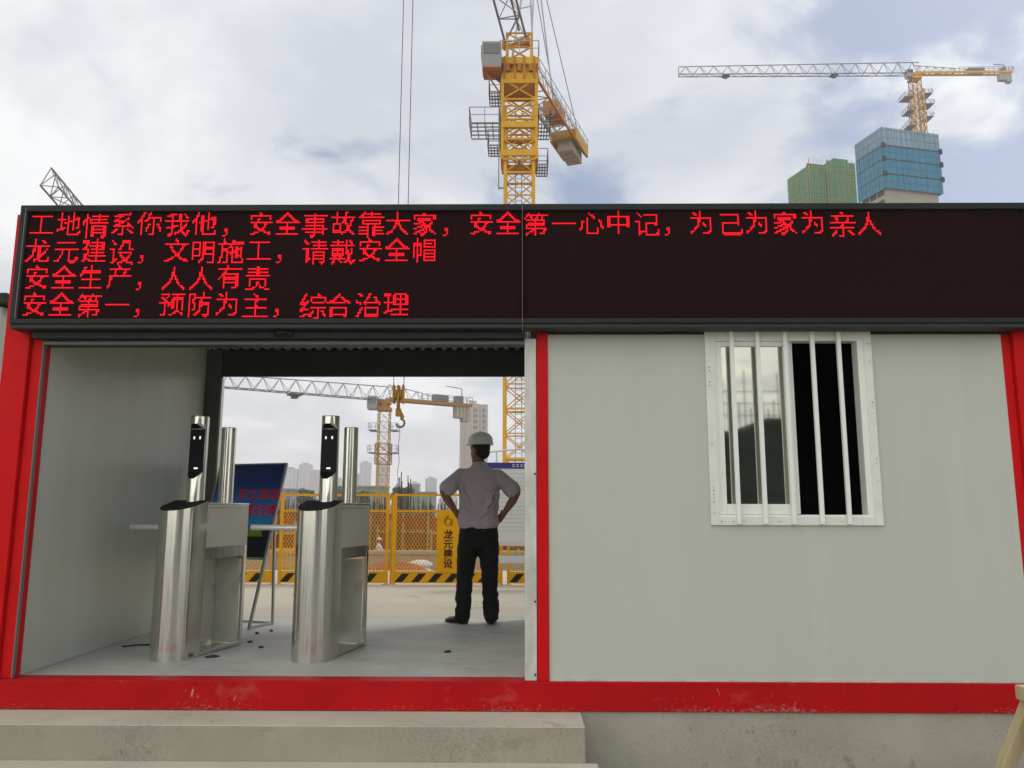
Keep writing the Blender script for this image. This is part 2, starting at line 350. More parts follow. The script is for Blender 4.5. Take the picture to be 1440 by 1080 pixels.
sb = MB(); frame(sb, 4.03, 4.452, 0.897, 1.884, 0.03, 0.045, 0.068, 0.03, 0.05, 0.03); sb.obj('rear_sash', M['pvc'], wo, bevel=0.003)
M['glass'] = mat('coated_window_glass', (0.17, 0.185, 0.17), 0.03, 1.0)
gb = M['glass'].node_tree.nodes['Principled BSDF']; gb.inputs['Base Color'].default_value = (0.50, 0.49, 0.44, 1)
box_obj('pane', M['glass'], wo, 4.0305, 4.3845, 0.020, 0.026, 0.9535, 1.8545)
for xa, xb in ((4.076, 4.090), (4.223, 4.239), (4.383, 4.393), (4.542, 4.546), (4.693, 4.695)):
    xm = (xa+xb)/2
    q = MB().box(xm-0.0115, xm+0.0115, -0.036, -0.012, 0.842, 1.94); q.obj('bar', M['pvc'], wo, bevel=0.003)
pr = MB(); rnd = random.Random(4)
def dashes(x0, z0, dx, dz, n):
    for k in range(n):
        if rnd.random() < 0.42: continue
        x, z = x0+dx*k, z0+dz*k; s = rnd.uniform(0.003, 0.009)
        pr.box(x-s/2, x+s/2, -0.0115, -0.0102, z-s*0.5, z+s*0.5)
for z0 in (1.16, 1.56, 0.88): dashes(3.952, z0, 0.0, 0.021, 9)
for z0 in (1.08, 1.40, 1.72): dashes(4.872, z0, 0.0, 0.021, 8)
dashes(3.99, 0.857, 0.022, 0, 8); dashes(4.27, 0.857, 0.022, 0, 7); dashes(4.62, 0.857, 0.022, 0, 9)
pr.obj('film_print', M['print'], wo)
MB().box(3.99, 4.04, -0.0065, -0.0045, 1.897, 1.903).obj('red_mark', M['red'], wo)

# foundation wall and steps
fw = tag(box_obj('foundation_wall', M['plinth'], None, -3.0, 8.0, 0.006, 0.2, -0.6, -0.157), 'rough grey cement foundation wall under the red base beam', 'wall')
st = thing('concrete_steps', 'pale grey concrete entrance steps in front of the passage', 'steps', (0, 0, 0))
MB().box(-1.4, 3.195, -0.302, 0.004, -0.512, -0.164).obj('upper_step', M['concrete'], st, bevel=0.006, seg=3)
MB().box(-1.4, 3.193, -0.300, 0.004, -0.1635, -0.158).obj('lit_tread', M['lit_tread'], st, bevel=0.002)  # added thin sheet that carries the lighter, skylit colour of the step top
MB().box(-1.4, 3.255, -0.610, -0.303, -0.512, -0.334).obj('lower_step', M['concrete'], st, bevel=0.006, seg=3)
MB().box(-1.4, 3.253, -0.608, -0.303, -0.3335, -0.328).obj('lit_tread', M['lit_tread'], st, bevel=0.002)

# ------------------------------------------------------------------ LED sign
led = thing('led_sign', 'long black LED display with four lines of red Chinese characters above the entrance', 'sign', (0, -0.12, 1.99))
M['ledface'] = mat('unlit_led_panel', (0.0155, 0.009, 0.009), 0.9, spec=0.08)
t = M['ledface'].node_tree; n = t.nodes; bb = n['Principled BSDF']
tcn = n.new('ShaderNodeTexCoord'); mp = n.new('ShaderNodeMapping'); mp.inputs['Scale'].default_value = (100, 1, 100); t.links.new(tcn.outputs['Object'], mp.inputs[0])
fr_ = n.new('ShaderNodeVectorMath'); fr_.operation = 'FRACTION'; t.links.new(mp.outputs[0], fr_.inputs[0])
sb_ = n.new('ShaderNodeVectorMath'); sb_.operation = 'SUBTRACT'; sb_.inputs[1].default_value = (0.5, 0, 0.5); t.links.new(fr_.outputs[0], sb_.inputs[0])
ml_ = n.new('ShaderNodeVectorMath'); ml_.operation = 'MULTIPLY'; ml_.inputs[1].default_value = (1, 0, 1); t.links.new(sb_.outputs[0], ml_.inputs[0])
ln_ = n.new('ShaderNodeVectorMath'); ln_.operation = 'LENGTH'; t.links.new(ml_.outputs[0], ln_.inputs[0])
rp_ = n.new('ShaderNodeMapRange'); t.links.new(ln_.outputs['Value'], rp_.inputs['Value'])
rp_.inputs['From Min'].default_value = 0.24; rp_.inputs['From Max'].default_value = 0.30
mx_ = n.new('ShaderNodeMix'); mx_.data_type = 'RGBA'; t.links.new(rp_.outputs[0], mx_.inputs['Factor'])
mx_.inputs['A'].default_value = (0.052, 0.013, 0.014, 1); mx_.inputs['B'].default_value = (0.010, 0.0058, 0.0063, 1)
t.links.new(mx_.outputs['Result'], bb.inputs['Base Color'])
# 2 x 9 modules of 32 dots
box_obj('screen', M['ledface'], led, 0.0, 2.8785, 0.0, 0.02, 0.0, 0.64)
box_obj('screen', M['ledface'], led, 2.8815, 5.76, 0.0, 0.02, 0.0, 0.64)
M['seam'] = mat('pale_seam_strip', (0.22, 0.19, 0.19), 0.5)
box_obj('seam', M['seam'], led, 2.8788, 2.8812, -0.020, 0.018, -0.075, 0.678)
fm = MB()
fm.box(-0.046, 5.806, -0.016, 0.008, 0.6405, 0.680)
fm.box(-0.046, 5.806, -0.016, 0.008, -0.030, -0.0005)
fm.box(-0.046, -0.0005, -0.016, 0.008, -0.0005, 0.6405).box(5.7605, 5.806, -0.016, 0.008, -0.0005, 0.6405)
fm.obj('frame', M['alu'], led, bevel=0.005)
box_obj('frame_liner', M['seam'], led, -0.0145, -0.0105, -0.0185, -0.0165, 0.0, 0.66)
box_obj('bottom_tray', M['darkmetal'], led, -0.046, 5.806, -0.008, 0.095, -0.056, -0.0305, 0.004)
box_obj('housing', M['darkmetal'], led, -0.044, 5.804, 0.0205, 0.095, -0.030, 0.678)
import numpy as np
from mathutils.bvhtree import BVHTree
def dot_glyph(ch, S=8):
    """16 x 16 dot pattern of one character, sampled from the built-in font"""
    cu = bpy.data.curves.new('glyph', 'FONT'); cu.body = ch; cu.size = 16; cu.resolution_u = 4
    o = bpy.data.objects.new('glyph', cu); COL.objects.link(o)
    ev = o.evaluated_get(bpy.context.evaluated_depsgraph_get()); me = ev.to_mesh()
    tree_ = BVHTree.FromPolygons([v.co.copy() for v in me.vertices], [list(p.vertices) for p in me.polygons])
    ev.to_mesh_clear(); bpy.data.objects.remove(o)
    hi = np.zeros((20*S, 20*S)); dn = Vector((0, 0, -1))
    for q in range(20*S):
        for p in range(20*S):
            if tree_.ray_cast(Vector((-2+(p+.5)/S, 16-(q+.5)/S, 5)), dn)[0] is not None: hi[q, p] = 1
    best = None; sub = np.arange(4)/4+.125
    for scl in (0.95, 1.0, 1.05):
        for ox in np.arange(-.5, .51, .125):
            for oy in np.arange(-.5, .51, .125):
                xi = ((ox+(np.arange(16)[:, None]+sub)*scl+2)*S).astype(int).ravel().clip(0, 20*S-1)
                yi = ((2.0-oy+(np.arange(16)[:, None]+sub)*scl)*S).astype(int).ravel().clip(0, 20*S-1)
                cv = hi[np.ix_(yi, xi)].reshape(16, 4, 16, 4).mean((1, 3))
                unsure = ((cv > .15) & (cv < .85)).sum()
                if best is None or unsure < best[0]: best = (unsure, cv)
    return best[1] > .42
G = {}
M['ledlit'] = mat('lit_red_led', (0.5, 0.01, 0.02), 0.4, emit=((1.0, 0.002, 0.014), 0.95))
rows = ["工地情系你我他，安全事故靠大家，安全第一心中记，为己为家为亲人", "龙元建设，文明施工，请戴安全帽", "安全生产，人人有责", "安全第一，预防为主，综合治理"]
for r_i, row in enumerate(rows):
    d = MB()
    for c_i, ch in enumerate(row):
        if ch not in G: G[ch] = dot_glyph(ch)
        for yy in range(16):
            for xx in range(16):
                if G[ch][yy, xx]:
                    cx, cz = (c_i*16+xx+0.5)*0.01, 0.64-(r_i*16+yy+0.5)*0.01
                    h = 0.0039
                    d.add([(cx-h, -0.001, cz-h), (cx+h, -0.001, cz-h), (cx+h, -0.001, cz+h), (cx-h, -0.001, cz+h),
                           (cx-h*.5, -0.0035, cz-h*.5), (cx+h*.5, -0.0035, cz-h*.5), (cx+h*.5, -0.0035, cz+h*.5), (cx-h*.5, -0.0035, cz+h*.5)],
                          [(0, 1, 5, 4), (1, 2, 6, 5), (2, 3, 7, 6), (3, 0, 4, 7), (4, 5, 6, 7)])
    d.obj('text_line', M['ledlit'], led)

# small sensor on the door rail
sn = MB(); ring = []
for zz_, s in ((0, 1.0), (-0.018, 0.97), (-0.030, 0.7)):
    ring.append([(0.062*s*math.cos(2*math.pi*k/24), 0.03*s*math.sin(2*math.pi*k/24), zz_) for k in range(24)])
so = sn.loft(ring).obj('door_sensor', M['black'], None, smooth=True); so.location = (1.505, -0.05, 1.928)
tag(so, 'small black oval motion sensor on the rail under the LED sign', 'sensor')

# ------------------------------------------------------------------ turnstiles
M['white_led'] = mat('white_lamp_spot', (0.8, 0.8, 0.8), 0.4, emit=((1, 1, 0.97), 0.55))
M['screen_black'] = mat('dark_reader_glass', (0.006, 0.007, 0.009), 0.45, spec=0.15)
M['topdark'] = worn(mat('dark_acrylic_top', (0.010, 0.010, 0.011), 0.7, spec=0.1), (0.16, 0.16, 0.155), 55, 0.55, 0.62)  # glints on the dark top put into the colour as pale mottling
def make_turnstile():
    t = thing('turnstile', 'x', 'turnstile')
    # front column: half-round nose, slanted top
    poly = [(0.127*math.cos(math.pi+math.pi*k/28), 0.125+0.125*math.sin(math.pi+math.pi*k/28)) for k in range(29)]
    poly = poly+[(0.127, 0.225), (-0.127, 0.225)]
    def ztop(y): return 0.908+0.066*min(1, y/0.225)
    m = MB(); n_ = len(poly)
    m.loft([[(x, y, 0.0) for x, y in poly], [(x, y, 0.006) for x, y in poly], [(x, y, ztop(y)) for x, y in poly]])
    m.obj('column', M['steel'], t, smooth=True)
    m = MB(); p2 = [(x*0.985, 0.003+y*0.985) for x, y in poly]
    m.loft([[(x, y, ztop(y)-0.002) for x, y in p2], [(x, y, ztop(y)+0.0025) for x, y in p2]])
    m.obj('top_panel', M['topdark'], t)
    # upper housing
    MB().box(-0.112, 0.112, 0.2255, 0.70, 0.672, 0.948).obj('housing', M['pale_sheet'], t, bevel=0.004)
    MB().box(-0.114, 0.114, 0.228, 0.702, 0.9485, 0.960).obj('housing_lid', M['steel_sheet'], t, bevel=0.003)
    box_obj('housing_seam', M['steel_dark'], t, 0.1122, 0.1132, 0.26, 0.62, 0.926, 0.929)
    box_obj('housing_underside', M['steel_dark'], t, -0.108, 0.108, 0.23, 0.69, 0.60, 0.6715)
    # lower frame: rear legs, rails, inner sheet
    for x in (-0.112, 0.090):
        MB().box(x, x+0.022, 0.672, 0.70, 0.0, 0.6715).obj('leg', M['steel'], t, bevel=0.002)
    MB().box(0.090, 0.112, 0.226, 0.25, 0.02, 0.6715).obj('front_stile', M['steel'], t, bevel=0.002)
    MB().box(0.088, 0.112, 0.226, 0.671, 0.004, 0.028).obj('base_rail', M['steel'], t, bevel=0.002)
    MB().box(-0.112, -0.088, 0.226, 0.671, 0.004, 0.028).obj('base_rail', M['steel'], t, bevel=0.002)
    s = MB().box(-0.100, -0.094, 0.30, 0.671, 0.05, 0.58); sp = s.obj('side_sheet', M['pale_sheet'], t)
    MB().bar((-0.094, 0.46, 0.54), (-0.080, 0.46, 0.54), 0.010, 10).obj('lock', M['black'], sp)
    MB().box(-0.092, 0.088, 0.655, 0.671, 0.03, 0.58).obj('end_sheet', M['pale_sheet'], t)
    box_obj('base_plate', M['steel_sheet'], t, -0.086, 0.086, 0.23, 0.65, 0.006, 0.02)
    # tripod
    hub = MB().bar((-0.113, 0.43, 0.79), (-0.150, 0.43, 0.79), 0.055, 20, 0.04).obj('hub', M['steel'], t, smooth=True)
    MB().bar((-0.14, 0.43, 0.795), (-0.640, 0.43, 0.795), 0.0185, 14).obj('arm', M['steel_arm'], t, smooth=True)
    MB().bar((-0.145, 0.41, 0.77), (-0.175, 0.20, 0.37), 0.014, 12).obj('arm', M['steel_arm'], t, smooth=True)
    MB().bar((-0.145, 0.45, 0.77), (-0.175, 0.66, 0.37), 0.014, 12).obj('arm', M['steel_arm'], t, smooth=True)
    MB().bar((-0.121, 0.16, 0.31), (-0.137, 0.16, 0.31), 0.012, 10).obj('key_lock', M['black'], t)
    PX, PX2 = 0.010, 0.018
    # face reader post
    rad, cy_, n_ = 0.0585, 0.245, 40; rings = []
    def cut(z):
        if 1.165 < z < 1.435: return 0.012
        if 1.115 <= z <= 1.165: return rad-(rad-0.012)*(z-1.115)/0.05
        if 1.435 <= z <= 1.475: return 0.012+(rad-0.012)*(z-1.435)/0.04
        return rad
    for z in (0.961, 1.0, 1.115, 1.13, 1.15, 1.165, 1.25, 1.35, 1.435, 1.45, 1.462, 1.475, 1.522):
        rings.append([(PX+rad*math.cos(2*math.pi*k/n_), cy_+max(-cut(z), rad*math.sin(2*math.pi*k/n_)), z) for k in range(n_)])
    pp = MB().loft(rings).obj('reader_post', M['steel'], t, smooth=True)
    MB().bar((PX, cy_, 1.5225), (PX, cy_, 1.528), rad*0.985, 40).obj('post_cap', M['steel_dark'], pp, smooth=True)
    fr2 = []
    sl = math.sqrt(rad**2-0.012**2)*0.985
    m = MB(); m.box(PX-sl, PX+sl, cy_-0.0165, cy_-0.0125, 1.160, 1.440)
    # dark slanted ends of the recess
    for za, zb in ((1.160, 1.118), (1.440, 1.473)):
        rr_ = []
        for z, yc in ((za, 0.0155), (zb, rad-0.003)):
            s2 = math.sqrt(max(1e-6, rad**2-yc**2))
            rr_.append([(PX-s2, cy_-yc-0.002, z), (PX+s2, cy_-yc-0.002, z), (PX+s2, cy_-yc, z), (PX-s2, cy_-yc, z)])
        m.loft(rr_)
    rd = m.obj('face_reader', M['screen_black'], pp)
    for x in (PX-0.024, PX+0.021):
        MB().loft([[(x+0.0062*math.cos(a), cy_-0.0168, 1.385+0.011*math.sin(a)) for a in [2*math.pi*k/16 for k in range(16)]],
                   [(x+0.0058*math.cos(a), cy_-0.0185, 1.385+0.0105*math.sin(a)) for a in [2*math.pi*k/16 for k in range(16)]]]).obj('lamp', M['white_led'], rd)
    box_obj('indicator', M['white_led'], rd, -0.002, 0.026, cy_-0.0185, cy_-0.0168, 1.179, 1.190)
    # rear post
    r3 = MB().loft([[(PX2+0.050*math.cos(2*math.pi*k/36), 0.555+0.050*math.sin(2*math.pi*k/36), z) for k in range(36)] for z in (0.961, 1.478)]).obj('rear_post', M['steel'], t, smooth=True)
    MB().bar((PX2, 0.555, 1.4785), (PX2, 0.555, 1.483), 0.049, 36).obj('post_cap', M['steel_dark'], r3, smooth=True)
    return t
t1 = make_turnstile(); t1.location = (0.662, 0.485, 0.0); t1.rotation_euler.z = R(-15)
t2 = copy_tree(t1); t2.location = (1.553, 0.462, 0.0); t2.rotation_euler.z = R(-12)
t1['label'] = 'stainless steel turnstile nearest the grey side wall of the passage'
t2['label'] = 'stainless steel turnstile in the middle of the passage, away from the wall'
for t in (t1, t2): t['group'] = 'turnstiles in the entrance passage'

# ------------------------------------------------------------------ blue A-frame poster
M['poster'] = bpy.data.materials.new('blue_printed_poster'); M['poster'].use_nodes = True
t = M['poster'].node_tree; n = t.nodes; bb = n['Principled BSDF']; bb.inputs['Roughness'].default_value = 0.35
tcn = n.new('ShaderNodeTexCoord'); sp = n.new('ShaderNodeSeparateXYZ'); t.links.new(tcn.outputs['Object'], sp.inputs[0])
mr = n.new('ShaderNodeMapRange'); t.links.new(sp.outputs['Z'], mr.inputs['Value']); mr.inputs['From Min'].default_value = 0.0; mr.inputs['From Max'].default_value = 0.84
rp = n.new('ShaderNodeValToRGB'); t.links.new(mr.outputs[0], rp.inputs[0]); els = rp.color_ramp.elements
els[0].position = 0.0; els[0].color = (0.006, 0.008, 0.014, 1); els[1].position = 1.0; els[1].color = (0.014, 0.022, 0.12, 1)
for p_, c_ in ((0.27, (0.008, 0.010, 0.018, 1)), (0.32, (0.03, 0.36, 0.74, 1)), (0.55, (0.016, 0.20, 0.60, 1)), (0.72, (0.012, 0.05, 0.27, 1))):
    q = els.new(p_); q.color = c_
t.links.new(rp.outputs[0], bb.inputs['Base Color'])
M['poster_red'] = mat('poster_red_ink', (0.80, 0.018, 0.045), 0.4)
M['poster_green'] = mat('poster_green_ink', (0.24, 0.36, 0.04), 0.5)
M['poster_maroon'] = mat('poster_maroon_ink', (0.16, 0.02, 0.03), 0.5, vscale=12, col2=(0.02, 0.02, 0.03))
M['stand'] = mat('grey_tube_steel', (0.36, 0.37, 0.36), 0.4, 0.5, var=0.1)
fd = Vector((0.34, 0.94, 0)); ld = Vector((-0.94, 0.34, 0))
foot = Vector((0.766, 1.818, 0)); ang = math.atan2(-ld.y, -ld.x)          # local +X runs to the board's right
po = thing('poster_stand', 'dark blue safety poster with red Chinese lettering leaning on a steel A-frame stand', 'poster stand', tuple(foot+ld*0.68), ang)
def PL(a, s, z):  # along width a (0 left .. .68 right), s backwards, height z in local axes
    return (a, s, z)

LEAN = 0.38/1.30
def onb(a, h, off=0.0): return (a, LEAN*h-off, h)
H0, H1 = 0.525, 1.30
fr = MB()
fr.bar(onb(0.0, 0), onb(0.0, H1), 0.014, 4).bar(onb(0.68, 0), onb(0.68, H1), 0.014, 4)
fr.bar(onb(0.0, H1-.005), onb(0.68, H1-.005), 0.014, 4).bar(onb(0.0, H0), onb(0.68, H0), 0.012, 4)
fr.obj('front_frame', M['stand'], po)
LG = MB()
for a in (0.0, 0.68): LG.bar(onb(a, 0.86), (a, 0.288, 0.0), 0.012, 4).bar((a, 0.012, 0.012), (a, 0.288, 0.012), 0.011, 4)
LG.bar((0.0, 0.288, 0.012), (0.68, 0.288, 0.012), 0.011, 4)
LG.obj('rear_frame', M['stand'], po)
tilt = -math.atan(LEAN)
board = MB().box(0.012, 0.668, -0.004, 0.004, 0.0, (H1-H0)*math.sqrt(1+LEAN*LEAN)-0.02).obj('board', M['poster'], po)
board.location = onb(0.0, H0+0.01, 0.010); board.rotation_euler = (tilt, 0, 0)
BH = (H1-H0)*math.sqrt(1+LEAN*LEAN)-0.02
text_obj('lettering', '施工现场', 0.100, M['poster_red'], board, (0.485, -0.0045, BH*0.655), (R(90), 0, 0), 0.0006, 1.06, bold=0.002)
text_obj('lettering', '请佩戴安全帽', 0.104, M['poster_red'], board, (0.462, -0.0045, BH*0.49), (R(90), 0, 0), 0.0006, 0.70, bold=0.002)
cir = MB(); cir.add([(0.50+0.11*math.cos(math.pi*k/20), -0.0052, BH*0.215+0.075*math.sin(math.pi*k/20)) for k in range(21)], [tuple(range(21))])
cir.obj('green_shape', M['poster_green'], board)
cir = MB(); cir.add([(0.42+0.09*math.cos(math.pi*k/10), -0.0048, 0.10+0.05*math.sin(math.pi*k/10)) for k in range(20)], [tuple(range(20))])
cir.obj('maroon_shape', M['poster_maroon'], board)

# litter and a cable on the passage floor
lit = [(2.397, 0.86, 0.060, 0.010, 20), (0.93, 0.66, 0.095, 0.03, 35), (0.98, 1.22, 0.045, 0.02, 10), (0.90, 1.60, 0.03, 0.02, 60), (0.97, 1.72, 0.03, 0.012, 0), (1.13, 1.0, 0.04, 0.008, 5)]
M['scrap'] = mat('dark_scrap', (0.035, 0.034, 0.033), 0.7)
lab = ['thin dark scrap lying alone on the floor near the passage door jamb', 'dark flat offcut beside the base of the wall-side turnstile', 'small dark chip behind the wall-side turnstile',
       'tiny dark crumb near the front foot of the poster stand', 'sliver of dark scrap beneath the poster stand', 'little dark strip between the two turnstiles']
for (x, y, a, c_, rz), lb in zip(lit, lab):
    rr_ = random.Random(int(x*1000)); k_ = 9
    pts = [(a*0.5*math.cos(2*math.pi*i/k_)*rr_.uniform(0.6, 1.1), c_*math.sin(2*math.pi*i/k_)*rr_.uniform(0.6, 1.1)) for i in range(k_)]
    o = MB().loft([[(px, py, 0.0) for px, py in pts], [(px*0.8, py*0.8, 0.006+0.004*(i % 3)) for i, (px, py) in enumerate(pts)]]).obj('scrap', M['scrap'])
    o.location = (x, y, 0.0); o.rotation_euler.z = R(rz); tag(o, lb, 'scrap', 'scraps on the passage floor')
cb = MB(); cp = [(0.20, 0.98, 0.008), (0.27, 1.05, 0.008), (0.36, 1.06, 0.008), (0.42, 1.0, 0.008), (0.50, 1.03, 0.008), (0.56, 1.12, 0.008)]
cb.path(cp, 0.005, 6); tag(cb.obj('cable', M['scrap']), 'black loose cable on the floor along the grey side wall', 'cable')

# ------------------------------------------------------------------ yellow site fence
M['yellow'] = worn(mat('yellow_fence_paint', (0.80, 0.40, 0.008), 0.5, spec=0.12, var=0.08, vscale=4), (0.45, 0.25, 0.10), 25, 0.68, 0.76)
M['stripe'] = mat('black_stripe_paint', (0.018, 0.017, 0.016), 0.5)
M['ink'] = mat('dark_red_brown_ink', (0.085, 0.018, 0.010), 0.5)
YF = 5.518
def make_panel(wd):
    t = thing('fence', 'x', 'fence')
    f = MB()
    for x in (0.0, wd-0.035): f.box(x, x+0.035, -0.018, 0.018, 0.012, 1.12)
    f.box(0.035, wd-0.035, -0.014, 0.014, 1.085, 1.112).box(0.035, wd-0.035, -0.014, 0.014, 0.888, 0.914)
    f.obj('frame', M['yellow'], t)
    k = MB().box(0.0352, wd-0.0352, -0.012, -0.006, 0.022, 0.165).obj('kick_plate', M['yellow'], t)
    s = MB(); x = 0.03
    while x+0.16 < wd-0.02:
        s.add([(x, -0.0145, 0.035), (x+0.095, -0.0145, 0.035), (x+0.185, -0.0145, 0.138), (x+0.09, -0.0145, 0.138),
               (x, -0.012, 0.035), (x+0.095, -0.012, 0.035), (x+0.185, -0.012, 0.138), (x+0.09, -0.012, 0.138)],
              [(0, 1, 2, 3), (0, 4, 5, 1), (1, 5, 6, 2), (2, 6, 7, 3), (3, 7, 4, 0)])
        x += 0.205
    s.obj('stripes', M['stripe'], k)
    m = MB(); z0, z1, a0, a1 = 0.165, 0.889, 0.035, wd-0.035; p = 0.041; sl = 0.62   # expanded mesh: dx per dz
    H = z1-z0; D = H*sl
    x = a0-D
    while x < a1:
        for dirn in (1, -1):
            xa, xb = (x, x+D) if dirn == 1 else (x+D, x)
            za, zb = z0, z1
            # clip to a0..a1
            def cl(xq, zq, xo, zo):
                if xq < a0: tt = (a0-xq)/(xo-xq); return a0, zq+(zo-zq)*tt
                if xq > a1: tt = (a1-xq)/(xo-xq); return a1, zq+(zo-zq)*tt
                return xq, zq
            if max(xa, xb) <= a0 or min(xa, xb) >= a1: continue
            (xa2, za2), (xb2, zb2) = cl(xa, za, xb, zb), cl(xb, zb, xa, za)
            m.bar((xa2, 0.001*dirn, za2), (xb2, 0.001*dirn, zb2), 0.0040, 4, cap=False)
        x += p
    m.obj('mesh', M['yellow'], t)
    c = wd/2
    sg = MB().box(c-0.137, c+0.137, -0.0225, -0.0165, 0.150, 0.902).obj('sign', M['yellow'], t)
    for i, ch in enumerate('龙元建设'):
        text_obj('lettering', ch, 0.118, M['ink'], sg, (c+0.005, -0.0228, 0.605-0.118*i), (R(90), 0, 0), 0.0008, 1.0, bold=0.0035)
    # ring emblem with a flame-like tail
    em = MB()
    for (r0, r1, a_0, a_1) in ((0.046, 0.055, 100, 395), (0.028, 0.037, -60, 220)):
        k_ = 26; pts = [(R(a_0+(a_1-a_0)*q/k_)) for q in range(k_+1)]
        v_ = [(c+0.005+r1*math.cos(a), -0.0240, 0.775+r1*math.sin(a)) for a in pts]+[(c+0.005+r0*math.cos(a), -0.0240, 0.775+r0*math.sin(a)) for a in pts]
        em.add(v_, [(q, q+1, k_+2+q, k_+1+q) for q in range(k_)])
    em.bar((c+0.028, -0.0232, 0.748), (c+0.060, -0.0232, 0.722), 0.006, 4).bar((c-0.02, -0.0232, 0.825), (c+0.012, -0.0232, 0.846), 0.006, 4)
    em.obj('emblem', M['ink'], sg)
    for x in (0.0175, wd-0.0175):
        MB().box(x-0.045, x+0.045, -0.05, 0.05, 0.0, 0.010).obj('foot_plate', M['galv'], t)
    return t
pan = make_panel(1.365); lbls = {}
spots = [(1.277, 'yellow mesh fence panel whose company sign shows beside the man'), (-0.145, 'yellow mesh fence panel seen between the two turnstiles and to their right'),
         (-1.560, 'yellow mesh fence panel half hidden behind the wall-side turnstile and poster'), (2.695, 'yellow striped fence panel under the white notice board, by the door jamb')]
for i, (x, lb) in enumerate(spots):
    o = pan if i == 0 else copy_tree(pan)
    o.location = (x, YF, -0.004); o['label'] = lb; o['group'] = 'yellow fence panels along the yard edge'
M['warn'] = M['yellow']
# lone orange-yellow post between the panels
pm = MB().box(-0.014, 0.014, -0.014, 0.014, 0, 1.10).obj('post', M['yellow']); pm.name = 'fence_post'
pm.location = (1.2535, YF+0.03, -0.004); tag(pm, 'slim yellow fence post standing in the gap between two mesh panels', 'fence post')
# picket barrier on the lower terrace
pk = thing('picket_barrier', 'low yellow picket barrier beyond the mesh fence, in front of the far worker', 'barrier', (-3.4, 16.0, -1.1))
q = MB().box(0, 2.0, -0.02, 0.02, 0.98, 1.03).box(0, 2.0, -0.02, 0.02, 0.10, 0.14); q.obj('rail', M['yellow'], pk)
q = MB()
for k in range(21): q.box(k*0.1-0.012, k*0.1+0.012, -0.012, 0.012, 0.0 if k % 10 == 0 else 0.14, 0.98)
q.obj('pickets', M['yellow'], pk)

# ------------------------------------------------------------------ notice board
M['boardwhite'] = mat('white_board_print', (0.78, 0.78, 0.78), 0.4)
M['boardblue'] = mat('blue_header_print', (0.06, 0.06, 0.24), 0.4)
M['boardink'] = mat('grey_text_print', (0.52, 0.52, 0.55), 0.5)
M['white'] = mat('white_paint', (0.70, 0.71, 0.70), 0.4)
nb = thing('notice_board', 'white notice board with a blue header strip standing behind the man', 'notice board', (2.44, 5.0, -0.004))
NW = 1.25
MB().box(0, NW, -0.012, 0.012, 0.555, 1.478).obj('board', M['boardwhite'], nb)
hd = MB().box(0, NW, -0.018, -0.0125, 1.405, 1.475).obj('header', M['boardblue'], nb)
hw = MB(); rr_ = random.Random(3)
for k in range(7):
    x = 0.33+k*0.045
    hw.box(x, x+0.03, -0.0195, -0.0183, 1.425, 1.432).box(x, x+0.03, -0.0195, -0.0183, 1.450, 1.456).box(x+0.008*(k % 3), x+0.008*(k % 3)+0.008, -0.0195, -0.0183, 1.4325, 1.4495)
hw.obj('header_print', M['white'], hd)
lnm = MB()
for k in range(15):
    z = 1.34-k*0.048; lnm.box(0.10, 0.10+rr_.uniform(0.25, 1.0), -0.0138, -0.0124, z, z+0.006)
lnm.obj('printed_lines', M['boardink'], nb)
MB().box(-0.02, NW+0.02, -0.02, 0.02, 0.500, 0.5545).obj('bottom_rail', M['white'], nb)
for x in (0.12, NW-0.16): MB().box(x, x+0.035, 0.013, 0.045, 0.0, 1.50).obj('leg', M['white'], nb)
MB().box(0.02, NW, -0.015, 0.011, 0.300, 0.385).obj('lower_board', M['white'], nb)
ar = MB(); pts = [(-0.10+1.45*k/16, 0.03, 1.588+0.055*math.sin(math.pi*k/16)) for k in range(17)]
ar.path(pts, 0.011, 6).bar((0.137, 0.03, 1.49), (0.137, 0.03, 1.605), 0.01, 6).bar((NW-0.14, 0.03, 1.49), (NW-0.14, 0.03, 1.605), 0.01, 6)
ar.obj('arched_canopy_rail', M['white'], nb)

# ------------------------------------------------------------------ people
from mathutils import noise as mnoise
M['skin'] = mat('skin', (0.23, 0.115, 0.075), 0.55, var=0.12, vscale=14)
M['hair'] = mat('black_hair', (0.012, 0.010, 0.009), 0.6, bump=0.4, bscale=120)
M['shirt'] = mat('pale_lilac_shirt', (0.42, 0.365, 0.425), 0.85, var=0.05, vscale=5, bump=1.0, bscale=9, stretch=(1, 1, 0.55), bdist=0.03)
M['trousers'] = mat('black_trousers', (0.011, 0.011, 0.012), 0.8, var=0.2, vscale=8, bump=1.0, bscale=10, bdist=0.03, stretch=(1, 1, 0.5))
M['shoe'] = mat('black_shoe', (0.018, 0.015, 0.013), 0.4)
M['helmet'] = mat('white_hard_hat', (0.66, 0.68, 0.68), 0.35)
M['belt'] = mat('black_belt', (0.01, 0.009, 0.008), 0.4)
M['workshirt'] = mat('white_work_shirt', (0.62, 0.63, 0.66), 0.8)
M['worktrousers'] = mat('blue_grey_work_trousers', (0.10, 0.12, 0.16), 0.8)

